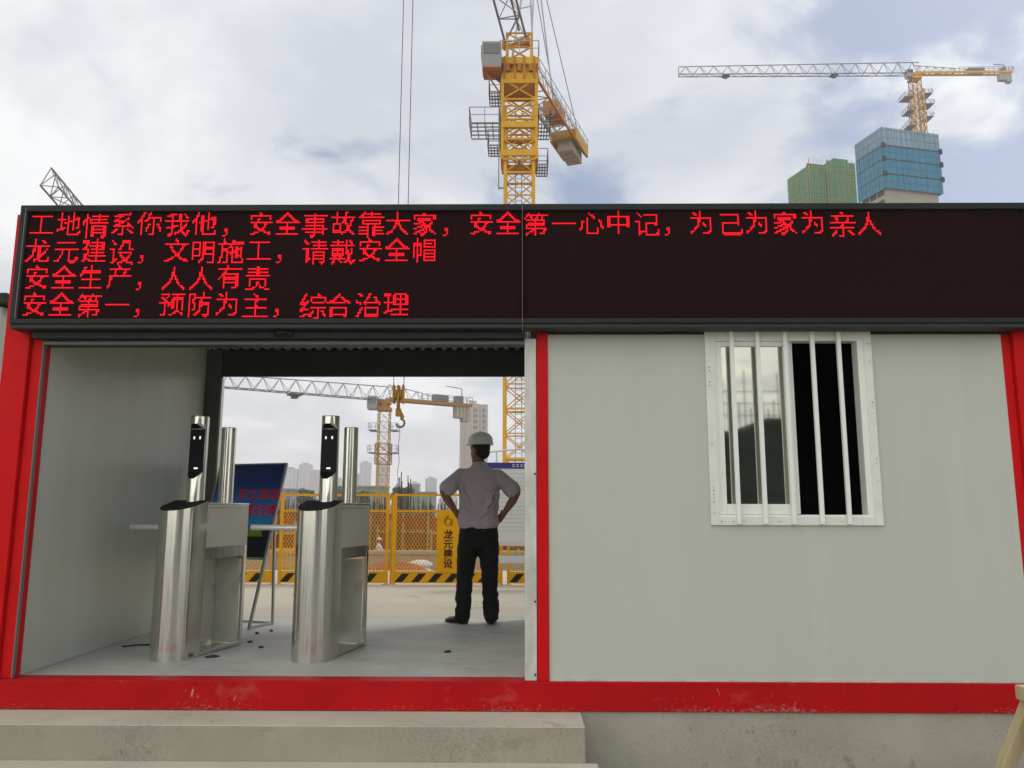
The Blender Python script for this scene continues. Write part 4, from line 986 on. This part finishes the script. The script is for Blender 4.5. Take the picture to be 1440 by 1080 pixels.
rp_.path(pts, 0.012, 5); rp_.obj('sling', M['rope'], hbo)

# --- flat-top cranes in the distance
def flat_top(label, loc, H, w, dirn, L, CL, s, jib_m, mast_m, cj_m, plats, cage, cjm=None, jh=2.1):
    t = thing('tower_crane', label, 'crane', loc)
    mast_mb(w, 0, H, w*0.95, 0.085*s, 0.045*s).obj('mast', mast_m, t)
    cg = MB(); mast_mb(w*1.3, H-cage[0], H-cage[1], w*1.0, 0.085*s, 0.06*s, cg); cg.obj('climbing_frame', cj_m, t)
    for (x0, x1, z) in plats:
        m = MB(); m.box(x0, x1, -w*0.8, w*0.8, H-z, H-z+0.1); railing(m, [(x0, w*.8, H-z+.1), (x0, -w*.8, H-z+.1), (x1, -w*.8, H-z+.1), (x1, w*.8, H-z+.1)], 1.0, 0.035*s); m.obj('platform', M['crane_grey'], t)
    sl = MB().box(-w*0.62, w*0.62, -w*0.62, w*0.62, H, H+0.5).box(-w*0.55, w*0.55, -w*0.55, w*0.55, H+1.0, H+1.6); sl.bar((0, 0, H+0.5), (0, 0, H+1.0), w*0.5, 16); sl.obj('slewing_unit', cj_m, t)
    cab_parts(t, (-w*0.5-0.8, -w*0.45, H+0.1), 1.0)
    mj = Matrix.Translation((0, 0, H+1.6)) @ Matrix.Rotation(dirn, 4, 'Z'); mc = Matrix.Translation((0, 0, H+1.6)) @ Matrix.Rotation(dirn+math.pi, 4, 'Z')
    put(boom_mb(-1.5, L, 1.5, 1.3, jh, jh*0.72, 2.3*jh/2.1, 0.085*s, 0.045*s, True).obj('jib', jib_m, t), mj)
    for f_ in (0.34, 0.80):
        put(MB().box(L*f_-0.9, L*f_+0.9, -0.8, 0.8, -0.35, -0.1).box(L*f_-0.4, L*f_+0.4, -0.5, 0.5, -0.75, -0.36).obj('trolley', M['crane_dark'], t), mj)
    c = MB(); cz = 0.0
    for q in (-0.7, 0.7): c.box(0.5, CL, q-0.12, q+0.12, cz-0.05, cz+0.45)
    for k in range(int(CL/1.5)): c.box(0.6+k*1.5, 0.75+k*1.5, -0.58, 0.58, cz, cz+0.2)
    put(c.obj('counter_jib', cj_m, t), mc)
    c = MB(); boom_mb(0.4, CL*0.42, 1.4, 1.2, 2.0, 1.2, 1.9, 0.07*s, 0.04*s, True, 0.4, c); c.bar((CL*0.42, 0, 1.6), (CL*0.85, 0, 0.5), 0.05*s, 4); railing(c, [(CL*.45, -.9, .45), (CL, -.9, .45), (CL, .9, .45), (CL*.45, .9, .45)], 1.0, 0.04*s)
    put(c.obj('counter_jib_lattice', jib_m, t), mc)
    put(MB().box(CL*0.55, CL*0.72, -0.5, 0.5, 0.46, 1.5).obj('winch', M['crane_grey'], t), mc)
    for k in range(cjm or 4):
        put(MB().box(CL-0.9-k*0.62, CL-0.35-k*0.62, -0.62, 0.62, -2.4+(0.5 if k > 1 else 0), -0.06).obj('counterweight', M['cw'], t, bevel=0.04), mc)
    d_ = MB(); d_.bar((CL-1.0, 0.9, 0.45), (CL-1.0, 0.9, 3.0), 0.08*s, 4).bar((CL-1.0, 0.9, 3.0), (CL-3.8, 0.9, 3.2), 0.07*s, 4).box(CL-2.6, CL-1.4, -0.4, 0.6, 0.46, 1.6)
    put(d_.obj('service_davit', M['crane_grey'], t), mc)
    return t
flat_top('flat-top tower crane standing on the blue-screened tower, long pale jib pointing left', (102.4, 182.0, -2.1), 110.4, 2.1, R(180), 59.5, 24.5, 1.5, M['crane_grey'], M['crane_orange'], M['crane_yellow'],
         ((-3.6, -1.4, 5.2), (1.4, 3.4, 4.4), (-3.4, -1.4, 13.0), (1.4, 3.2, 10.6), (-3.2, -1.4, 9.0), (1.4, 3.6, 7.2)), (15.4, 3.0), 5, 3.3)
flat_top('slim distant tower crane seen through the passage, grey jib and hanging ballast', (-17.5, 112.0, -2.1), 17.4, 1.62, math.atan2(-0.55, -0.835), 40.0, 14.6, 1.0, M['crane_grey'], M['crane_tan'], M['crane_brown'],
         ((-2.1, -1.0, 3.0), (1.0, 2.1, 3.0), (-2.1, -1.0, 6.3), (1.0, 2.1, 6.3)), (7.9, 4.9))
flat_top('far tower crane whose grey jib tip pokes above the left end of the LED sign', (-43.44, 91.0, -2.1), 26.5, 1.6, math.atan2(-0.9708, 0.2398), 38.0, 12.0, 0.95, M['crane_grey'], M['crane_yellow'], M['crane_orange'],
         ((-2.1, -1.0, 3.0),), (7.5, 4.5))

# ------------------------------------------------------------------ tall shells under construction
M['shell'] = mat('raw_concrete_tower', (0.36, 0.33, 0.27), 0.9, var=0.10, vscale=0.25)
M['opening'] = mat('dark_window_opening', (0.035, 0.035, 0.035), 0.8)
def net_mat(name, col, col2, fx, fz, alpha=None, lines=0.35):
    m = mat(name, col, 0.8, vscale=0.25, col2=col2)
    t = m.node_tree; n = t.nodes; b = n['Principled BSDF']
    tcn = n.new('ShaderNodeTexCoord'); sp = n.new('ShaderNodeSeparateXYZ'); t.links.new(tcn.outputs['Object'], sp.inputs[0])
    sxy = n.new('ShaderNodeMath'); t.links.new(sp.outputs['X'], sxy.inputs[0]); t.links.new(sp.outputs['Y'], sxy.inputs[1])
    fac = None
    for src, fr in ((sxy.outputs[0], fx), (sp.outputs['Z'], fz)):
        a = n.new('ShaderNodeMath'); a.operation = 'MULTIPLY'; a.inputs[1].default_value = fr; t.links.new(src, a.inputs[0])
        f = n.new('ShaderNodeMath'); f.operation = 'FRACT'; t.links.new(a.outputs[0], f.inputs[0])
        l = n.new('ShaderNodeMath'); l.operation = 'LESS_THAN'; l.inputs[1].default_value = 0.14; t.links.new(f.outputs[0], l.inputs[0])
        if fac is None: fac = l.outputs[0]
        else:
            mxn = n.new('ShaderNodeMath'); mxn.operation = 'MAXIMUM'; t.links.new(fac, mxn.inputs[0]); t.links.new(l.outputs[0], mxn.inputs[1]); fac = mxn.outputs[0]
    sc_ = n.new('ShaderNodeMath'); sc_.operation = 'MULTIPLY'; sc_.inputs[1].default_value = lines; t.links.new(fac, sc_.inputs[0])
    mx = n.new('ShaderNodeMix'); mx.data_type = 'RGBA'; t.links.new(sc_.outputs[0], mx.inputs['Factor'])
    t.links.new(b.inputs['Base Color'].links[0].from_socket, mx.inputs['A']); mx.inputs['B'].default_value = (0.02, 0.03, 0.035, 1)
    t.links.new(mx.outputs['Result'], b.inputs['Base Color'])
    if alpha is not None: b.inputs['Alpha'].default_value = alpha
    return m
M['bluenet'] = net_mat('blue_safety_screen', (0.002, 0.18, 0.33), (0.006, 0.26, 0.44), 0.62, 0.55, None, 0.45)
M['palenet'] = net_mat('translucent_blue_grey_screen', (0.15, 0.33, 0.46), (0.24, 0.42, 0.54), 0.62, 0.55, 0.72, 0.45)
M['greennet'] = net_mat('green_scaffold_net', (0.014, 0.23, 0.11), (0.10, 0.30, 0.10), 0.55, 0.5, None, 0.4)
M['bamboo'] = mat('tan_scaffold_pole', (0.36, 0.29, 0.12), 0.7)
M['netgap'] = mat('dark_gap_between_screens', (0.012, 0.02, 0.03), 0.8)
# blue tower: front corner at (87.3, 170); right face runs along +X, left face runs back
bt = thing('blue_tower', 'concrete tower under construction wrapped in blue safety screens, a crane on top', 'building', (87.3, 170.0, -2.1), R(14))
W_, D_ = 15.6, 9.5; Zb = 2.1
c = MB().box(0.7, W_-0.7, 0.7, D_, 0, 84.0+Zb); core = c.obj('shell', M['shell'], bt)
for z in (70.6, 73.6):
    for y in (1.6, 4.2, 6.9): MB().box(0.55, 0.70, y, y+2.0, z+Zb, z+Zb+1.9).obj('window', M['opening'], core)
nets = ((74.6, 77.9), (78.25, 81.55), (81.9, 84.9))
for i, (z0, z1) in enumerate(nets):
    MB().box(0.0, W_, -0.06, 0.06, z0+Zb, z1+Zb).box(-0.06, 0.06, 0.065, D_, z0+Zb, z1+Zb).box(W_-0.06, W_+0.06, 0.065, D_, z0+Zb, z1+Zb).obj('safety_screen', M['bluenet'], bt)
    MB().box(0.05, W_-0.05, 0.02, 0.2, z1+Zb+0.01, z1+Zb+0.34).box(0.02, 0.2, 0.21, D_, z1+Zb+0.01, z1+Zb+0.34).obj('screen_gap', M['netgap'], bt)
MB().box(0.0, W_, -0.05, 0.05, 85.25+Zb, 89.6+Zb).box(-0.05, 0.05, 0.055, D_, 85.25+Zb, 89.6+Zb).box(W_-0.05, W_+0.05, 0.055, D_, 85.25+Zb, 89.6+Zb).box(0.06, W_-0.06, D_-0.1, D_, 85.25+Zb, 89.6+Zb).obj('top_screen', M['palenet'], bt)
pl = MB()
for k in range(13): pl.bar((k*W_/12, -0.12, 74.6+Zb), (k*W_/12, -0.12, 89.9+Zb), 0.045, 4)
for k in range(1, 13): pl.bar((-0.12, k*D_/12, 74.6+Zb), (-0.12, k*D_/12, 89.9+Zb), 0.045, 4)
pl.obj('screen_frame', M['crane_grey'], bt)
tb = MB()
for z in (77.5, 81.2, 84.5):
    for (x, y) in ((-0.35, -0.35), (W_-0.3, -0.4)): tb.box(x, x+0.8, y, y+0.5, z+Zb, z+Zb+1.2)
tb.obj('corner_lift', M['netgap'], bt)
# green tower
gt = thing('green_tower', 'building shell under green scaffold netting to the left of the blue tower', 'building', (80.9, 200.0, -2.1), R(14))
MB().box(0.8, 13.6, 0.8, 9, 0, 94.0+Zb).obj('shell', M['shell'], gt)
MB().box(0, 5.6, -0.06, 0.06, 60+Zb, 94.4+Zb).box(5.605, 14.6, -0.56, -0.44, 60+Zb, 95.6+Zb).box(-0.06, 0.06, 0.065, 9.5, 60+Zb, 93.6+Zb).obj('scaffold_net', M['greennet'], gt)
sp_ = MB(); rnd = random.Random(11)
for k in range(19): sp_.bar((k*0.8, -0.7, 60+Zb), (k*0.8, -0.7, 94.6+Zb+rnd.uniform(0.2, 2.0)), 0.05 if k % 7 else 0.12, 4)
for k in range(12): sp_.bar((-0.25, k*0.8, 60+Zb), (-0.25, k*0.8, 93+Zb+rnd.uniform(0.2, 1.8)), 0.05 if k % 6 else 0.10, 4)
for k in range(18): sp_.bar((0, -0.75, 62+Zb+k*1.85), (14.6, -0.75, 62+Zb+k*1.85), 0.045, 4); sp_.bar((-0.3, 0, 62+Zb+k*1.75), (-0.3, 9.5, 62+Zb+k*1.75), 0.045, 4)
sp_.obj('scaffold_poles', M['bamboo'], gt)
MB().box(9.2, 13.8, 1.2, 6.0, 94.1+Zb, 97.4+Zb).obj('roof_room', M['greennet'], gt)

# ------------------------------------------------------------------ skyline
def facade(name, col, fx, fz, dark=0.45):
    m = net_mat(name, col, tuple(c*0.9 for c in col), fx, fz, None, dark); return m
M['apt'] = facade('beige_apartment_wall', (0.40, 0.32, 0.235), 0.35, 0.33, 0.30)
M['aptrib'] = mat('pale_apartment_rib', (0.44, 0.37, 0.29), 0.8)
ap = thing('apartment_tower', 'tall beige apartment block on the horizon, left of the man\'s helmet', 'building', (-46.0, 620.0, -2.1), R(3))
ap.scale = (1.54, 1.54, 1.56)
MB().box(0, 3.2, 0, 14, 0, 52.2).box(3.205, 10.2, -1.2, 14, 0, 55.0).box(10.205, 14.4, 0.4, 14, 0, 54.9).obj('wall', M['apt'], ap)
rb = MB()
for x in (0.4, 3.4, 4.6, 6.2, 9.4, 11.0, 13.6): rb.box(x, x+0.5, -1.55, -1.205, 0, 54)
rb.obj('balcony_ribs', M['aptrib'], ap)
wn = MB()
for k in range(17):
    for x in (7.0, 8.1, 11.9): wn.box(x, x+0.8, -1.35, -1.206, 3+k*3, 4.6+k*3)
wn.obj('windows', M['opening'], ap)
MB().box(4.5, 8.5, 3, 9, 55.01, 57.2).obj('roof_house', M['aptrib'], ap)
M['far_white'] = facade('pale_far_facade', (0.48, 0.48, 0.48), 0.16, 0.30, 0.55)
M['far_grey'] = facade('grey_far_facade', (0.30, 0.31, 0.33), 0.18, 0.30, 0.5)
M['far_tan'] = facade('tan_far_facade', (0.40, 0.35, 0.30), 0.17, 0.30, 0.5)
M['far_roof'] = mat('far_roof', (0.28, 0.28, 0.28), 0.8)
FAR = [(-401.1, 1207, 24.1, 39.8, 'far_white', 'low pale block at the far left of the hazy skyline, beside the poster'),
       (-375.3, 1242, 22.4, 47.8, 'far_grey', 'grey hazy block next to the poster on the skyline'),
       (-351.2, 1207, 20.6, 63.8, 'far_white', 'pale hazy tower left of the middle turnstile post'),
       (-328.9, 1207, 18.9, 70.2, 'far_white', 'tallest pale hazy tower just left of the middle turnstile'),
       (-308.2, 1190, 20.6, 59.0, 'far_tan', 'tan hazy tower against the middle turnstile'),
       (-277.3, 1207, 22.4, 47.8, 'far_white', 'pale hazy block right of the turnstile rear post'),
       (-254.9, 1242, 20.6, 55.8, 'far_grey', 'grey hazy block between turnstile and slim crane'),
       (-232.6, 1190, 17.2, 71.8, 'far_white', 'pale narrow hazy tower just left of the slim crane mast'),
       (-210.2, 1207, 15.5, 73.4, 'far_grey', 'grey narrow hazy tower behind the slim crane mast'),
       (-179.2, 1242, 22.4, 33.4, 'far_white', 'low pale hazy block right of the slim crane mast'),
       (-136.2, 1207, 15.5, 49.4, 'far_grey', 'small grey hazy tower between the rebar and the man'),
       (-108.7, 1207, 24.1, 33.4, 'far_tan', "low tan hazy block near the man's left elbow"),
       (-432.1, 1224, 25.8, 57.4, 'far_white', 'pale hazy block mostly hidden by the poster'),
       (-156.9, 1190, 17.2, 41.4, 'far_white', 'pale hazy block behind the tall rebar bundle')]
for (x, y, w_, h_, m_, lb) in FAR:
    t = thing('skyline_building', lb, 'building', (x, y, -2.1), R(rnd.uniform(-12, 12)), 'hazy skyline buildings')
    MB().box(-w_/2, w_/2, 0, 12, 0, h_).obj('wall', M[m_], t)
    MB().box(-w_/4, w_/5, 2, 8, h_+0.01, h_+2.5).obj('roof_house', M['far_roof'], t)
# low green and grey roofs behind the site
M['greenroof'] = net_mat('green_net_low_building', (0.17, 0.25, 0.18), (0.30, 0.33, 0.27), 0.3, 0.3, None, 0.4)
for (x, y, w_, h_, m_, lb) in ((-38, 190, 13, 8.2, 'greenroof', 'long low green-netted building beyond the site, left of the man'), (-24, 200, 9, 7.0, 'greenroof', 'smaller low green building behind the man\'s elbow'),
                               (-66, 210, 14, 8.0, 'far_grey', 'low grey hall on the far side of the site'), (-88, 230, 16, 7.6, 'far_white', 'low pale hall beyond the site behind the turnstile')):
    t = thing('low_building', lb, 'building', (x, y, -2.1), R(rnd.uniform(-5, 5)), 'low buildings beyond the site')
    MB().box(-w_/2, w_/2, 0, 10, 0, h_).obj('wall', M[m_], t); MB().box(-w_/2-0.4, w_/2+0.4, -0.4, 10.4, h_+0.01, h_+0.4).box(-w_/4, -w_/4+2.5, 3, 6, h_+0.41, h_+2.4).obj('roof', M['far_roof'], t)
# trees along the far edge of the site
M['leaf'] = mat('tree_foliage', (0.05, 0.09, 0.035), 0.8, vscale=0.8, col2=(0.10, 0.14, 0.06)); M['bark'] = mat('bark', (0.10, 0.075, 0.05), 0.9)
def tree(x, y, h, lb, seed):
    rr = random.Random(seed); t = thing('tree', lb, 'tree', (x, y, -2.1), 0, 'trees beyond the site')
    tk = MB(); tk.bar((0, 0, 0), (0.2, 0, h*0.55), 0.28, 8, 0.14)
    for k in range(5):
        a = k*1.3; tk.bar((0.1, 0, h*0.35+k*0.3), (math.cos(a)*h*0.22, math.sin(a)*h*0.22, h*0.65+k*0.2), 0.10, 6, 0.04)
    tk.obj('trunk', M['bark'], t); c = MB()
    for k in range(16):
        a = rr.uniform(0, 6.28); q = rr.uniform(0, h*0.30); cx, cy, cz = q*math.cos(a), q*math.sin(a), h*rr.uniform(0.42, 0.92); s = h*rr.uniform(0.09, 0.17)
        for _ in range(60):
            v = Vector((rr.gauss(0, 1), rr.gauss(0, 1), rr.gauss(0, 0.8))); v = v.normalized()*s*rr.uniform(0.4, 1.1); p = Vector((cx, cy, cz))+v
            d1 = Vector((rr.uniform(-1, 1), rr.uniform(-1, 1), rr.uniform(-1, 1))).normalized()*h*0.035; d2 = d1.cross(Vector((rr.uniform(-1, 1), rr.uniform(-1, 1), rr.uniform(-1, 1)))).normalized()*h*0.03
            c.add([p-d1, p-d2, p+d1, p+d2], [(0, 1, 2, 3)])
    c.obj('crown', M['leaf'], t)
for i, (x, y, h, lb) in enumerate(((-52, 165, 8.5, 'bushy green tree left of the slim crane base beyond the site'), (-33.5, 150, 7.4, 'green tree beyond the site right of the tall rebar'), (-29, 155, 6.8, 'lower green tree beside the man\'s left elbow'),
                                   (-45, 170, 7.5, 'green tree just left of the slim crane mast foot'), (-60, 160, 8.0, 'green tree beyond the site behind the middle turnstile'), (-20, 150, 7.6, 'green tree behind the man\'s shoulder'))):
    tree(x, y, h, lb, 20+i)

# ------------------------------------------------------------------ the excavated site behind the fence
M['ply'] = mat('red_brown_formwork_ply', (0.25, 0.038, 0.02), 0.8, vscale=0.7, col2=(0.36, 0.075, 0.04))
M['timber'] = mat('tan_formwork_timber', (0.44, 0.31, 0.17), 0.8, var=0.15)
M['rebar'] = mat('rusty_rebar', (0.085, 0.055, 0.045), 0.8)
M['redsoil'] = mat('red_soil_heap', (0.24, 0.065, 0.035), 0.95, vscale=1.2, col2=(0.34, 0.12, 0.07), bump=0.5, bscale=4)
M['bags'] = mat('white_site_bags', (0.58, 0.57, 0.55), 0.8, var=0.1)
FW = [(-9.0, 30.0, 4.2, 2.6, 'long red-brown formwork wall far left behind the fence'), (-4.3, 40.0, 3.6, 2.75, 'red-brown formwork block right behind the far worker'), (-6.9, 33.0, 2.4, 2.3, 'short red-brown formwork wall beside the far worker'),
      (-2.5, 34.0, 3.0, 2.55, 'red-brown formwork wall left of the yellow company sign'), (0.6, 31.0, 3.4, 2.6, 'red-brown formwork wall behind the man'), (3.0, 36.0, 4.0, 2.9, 'red-brown formwork wall seen under the notice board'), (-11.5, 44.0, 5.0, 2.9, 'red-brown formwork wall seen between turnstile and poster')]
for (x, y, w_, h_, lb) in FW:
    t = thing('formwork_wall', lb, 'formwork', (x, y, -2.1), R(rnd.uniform(-8, 8)), 'formwork walls in the excavation')
    MB().box(-w_/2, w_/2, 0, 0.5, 0, h_).obj('plywood', M['ply'], t)
    tm = MB(); n_ = int(w_/0.55)
    for k in range(n_+1): tm.box(-w_/2+k*w_/n_-0.05, -w_/2+k*w_/n_+0.05, -0.12, -0.002, 0, h_+rnd.uniform(-0.5, 0.1))
    tm.box(-w_/2, w_/2, -0.22, -0.125, h_*0.40, h_*0.40+0.12).box(-w_/2, w_/2, -0.22, -0.125, h_*0.74, h_*0.74+0.12); tm.obj('studs', M['timber'], t)
    rb_ = MB(); 
    for k in range(int(w_/0.16)): 
        x_ = -w_/2+0.1+k*0.16; rb_.bar((x_, 0.12+0.26*(k % 2), h_), (x_+rnd.uniform(-0.05, 0.05), 0.12+0.26*(k % 2), h_+rnd.uniform(0.35, 1.0)), 0.016, 4)
    rb_.obj('starter_bars', M['rebar'], t)
# rebar columns
def rebar_col(x, y, hgt, n_, lb, r_=0.02, w_=0.45):
    q = MB()
    for k in range(n_):
        a = 2*math.pi*k/n_; px, py = w_*0.5*(1 if math.cos(a) > 0 else -1)*(0.4+0.6*abs(math.cos(a))), w_*0.5*math.sin(a)
        q.bar((px, py, 0), (px+rnd.uniform(-.04, .04), py, hgt*rnd.uniform(0.9, 1.02)), r_, 4)
    for k in range(int(hgt*0.55/0.22)): 
        z = 0.1+k*0.22
        for (ax, ay), (bx, by) in zip(((-1, -1), (1, -1), (1, 1), (-1, 1)), ((1, -1), (1, 1), (-1, 1), (-1, -1))): q.bar((ax*w_*.5, ay*w_*.5, z), (bx*w_*.5, by*w_*.5, z), 0.008, 4, cap=False)
    o = q.obj('rebar_cage', M['rebar']); o.location = (x, y, -2.1); tag(o, lb, 'rebar cage', 'rebar cages in the excavation'); return o
rebar_col(-2.18, 30.0, 4.55, 8, 'tallest bundle of dark rebar standing above the fence, under the hanging hook', 0.026, 0.55)
for (x, y, h_, lb) in ((-5.9, 31, 3.2, 'rebar cage left of the fence gap, above the far worker'), (-7.6, 34, 3.5, 'rebar cage right beside the middle turnstile'), (-3.9, 33, 3.3, 'rebar cage just left of the fence gap posts'),
                       (-1.35, 29, 3.1, 'rebar cage between the tall bundle and the company sign'), (-0.5, 33, 3.35, 'rebar cage above the yellow company sign'), (-9.8, 33, 3.4, 'rebar cage seen between the two turnstiles'), (-1.9, 36, 3.5, 'thin rebar cage close to the right of the tall bundle'), (3.9, 34, 3.2, 'rebar cage hidden mostly by the notice board')):
    rebar_col(x, y, h_, 8, lb)
fb = MB()
for k in range(330):
    x = rnd.uniform(-13, 6); y = rnd.uniform(27, 46); h_ = 2.7+rnd.uniform(0.1, 1.0)
    fb.bar((x, y, -2.1), (x+rnd.uniform(-.06, .06), y, -2.1+h_), 0.017, 4, cap=False)
o = fb.obj('starter_bar_field', M['rebar']); o['kind'] = 'stuff'
# soil heap, site wall, bags, timber
hp2 = MB(); rr_ = random.Random(9); rings = []
for i, (f_, z) in enumerate(((1, 0), (0.86, 0.35), (0.62, 0.66), (0.36, 0.86), (0.1, 0.93))):
    rings.append([(1.55*f_*math.cos(2*math.pi*k/22)*rr_.uniform(0.92, 1.08), 1.2*f_*math.sin(2*math.pi*k/22)*rr_.uniform(0.92, 1.08), z*rr_.uniform(0.93, 1.05)) for k in range(22)])
o = hp2.loft(rings).obj('soil_heap', M['redsoil'], None, smooth=True); o.location = (0.25, 12.2, -1.1); tag(o, 'red soil heap low behind the mesh panel with the company sign', 'soil heap')
sw = MB().box(-12, 6, 18.4, 18.7, -2.1, -0.36).box(-12, 6, 18.35, 18.75, -0.355, -0.26); tag(sw.obj('site_wall', M['concrete']), 'low pale concrete wall running across the excavation', 'wall')
def bag_pile(x, y, z, lb, seed, n_=9):
    rr = random.Random(seed); q = MB()
    for k in range(n_):
        cx, cy, cz = rr.uniform(-0.7, 0.7), rr.uniform(-0.3, 0.3), 0.12+0.2*(k//4)
        ellip(q, (cx, cy, cz), (rr.uniform(0.28, 0.4), 0.25, 0.14), 12, 8)
    o = q.obj('bag_pile', M['bags'], None, smooth=True); o.location = (x, y, z); tag(o, lb, 'bag pile', 'piles of white bags on the site')
bag_pile(-2.9, 12.6, -1.1, 'pile of white bags glimpsed between the two turnstiles', 1); bag_pile(0.3, 17.2, -1.1, 'white bags piled against the concrete wall behind the company sign panel', 2); bag_pile(-1.4, 17.0, -1.1, 'white bags behind the gap between fence panels', 3, 6)
tp = MB()
for k in range(14): tp.box(-0.9, 0.9+0.1*(k % 3), -0.35+0.1*(k % 7), -0.27+0.1*(k % 7), 0.08*(k//7), 0.07+0.08*(k//7))
o = tp.obj('timber_stack', M['timber']); o.location = (2.2, 13.5, -1.1); tag(o, 'stack of tan timber behind the fence under the notice board', 'timber stack')

# ------------------------------------------------------------------ things beside and behind the viewer
M['neigh'] = mat('neighbour_grey_panel', (0.42, 0.42, 0.39), 0.5, var=0.06, vscale=2)
nc = thing('neighbour_cabin', 'plain grey cabin just visible past the left red post', 'cabin', (-0.86, 1.0, -0.5))
MB().box(-5.5, 0, 0, 1.3, 0, 2.86).obj('wall', M['neigh'], nc, bevel=0.01); MB().box(-5.55, 0.05, -0.05, 1.35, 2.865, 2.95).obj('roof', M['alu'], nc, bevel=0.01)
M['wood'] = mat('raw_sawn_wood', (0.44, 0.35, 0.20), 0.75, vscale=3, col2=(0.56, 0.47, 0.31), stretch=(6, 6, 1), bump=0.2, bscale=20)
sh_ = thing('sawhorse', 'rough pale wooden sawhorse at the right edge in front of the cabin', 'sawhorse', (5.085, -0.80, -0.545))
MB().loft([[(0.0, -0.045, 0.635), (0.0, 0.05, 0.63), (0.0, 0.05, 0.695), (0.0, -0.045, 0.70)], [(1.1, -0.045, 0.635), (1.1, 0.05, 0.63), (1.1, 0.05, 0.695), (1.1, -0.045, 0.70)]]).obj('top_beam', M['wood'], sh_, bevel=0.008)
for x0, x1 in ((0.055, -0.14), (1.0, 1.2)):
    for y1 in (-0.20, 0.20):
        MB().bar((x0, y1*0.12, 0.63), (x1, y1, 0.0), 0.040, 4).obj('leg', M['wood'], sh_, bevel=0.004)
MB().bar((-0.125, -0.20, 0.40), (0.75, -0.16, 0.13), 0.026, 4).obj('brace', M['wood'], sh_, bevel=0.003)
MB().bar((0.0, -0.15, 0.29), (1.1, -0.15, 0.30), 0.022, 4).obj('stretcher', M['wood'], sh_, bevel=0.003)
# green-netted building and rebar across the street (mirrored in the window pane)
og = thing('netted_building', 'green-netted building site across the street, mirrored in the window pane', 'building', (6, -34, -0.5))
M['darknet'] = net_mat('dark_green_site_net', (0.02, 0.04, 0.03), (0.045, 0.07, 0.05), 0.6, 0.5, None, 0.4)
MB().box(-3, 22, -8, 0, 0, 5.2).box(2.0, 5.0, -7, -0.5, 5.2, 6.6).box(9, 14, -7, -0.5, 5.2, 5.9).obj('wall', M['darknet'], og)
q = MB(); rr_ = random.Random(2)
for k in range(90): x = -3+k*0.28; q.bar((x, -0.3, 5.0), (x+rr_.uniform(-.05, .05), -0.3, 6.2+rr_.uniform(0, 2.2)), 0.03, 4)
for k in range(3): q.bar((-3, -0.35, 6.0+0.6*k), (22, -0.35, 6.0+0.6*k), 0.025, 4)
q.obj('scaffold_poles', M['rebar'], og)

# ------------------------------------------------------------------ haze
hz = MB().box(-1400, 1400, -60, 1500, -3.5, 122).obj('haze', bpy.data.materials.new('hazy_air')); hz['kind'] = 'stuff'
m = hz.data.materials[0]; m.use_nodes = True; t = m.node_tree; n = t.nodes; n.remove(n['Principled BSDF'])
pv = n.new('ShaderNodeVolumePrincipled'); pv.inputs['Color'].default_value = (0.93, 0.95, 1.0, 1); pv.inputs['Density'].default_value = 0.0006; pv.inputs['Anisotropy'].default_value = 0.2
t.links.new(pv.outputs[0], n['Material Output'].inputs['Volume'])
hz.visible_shadow = True
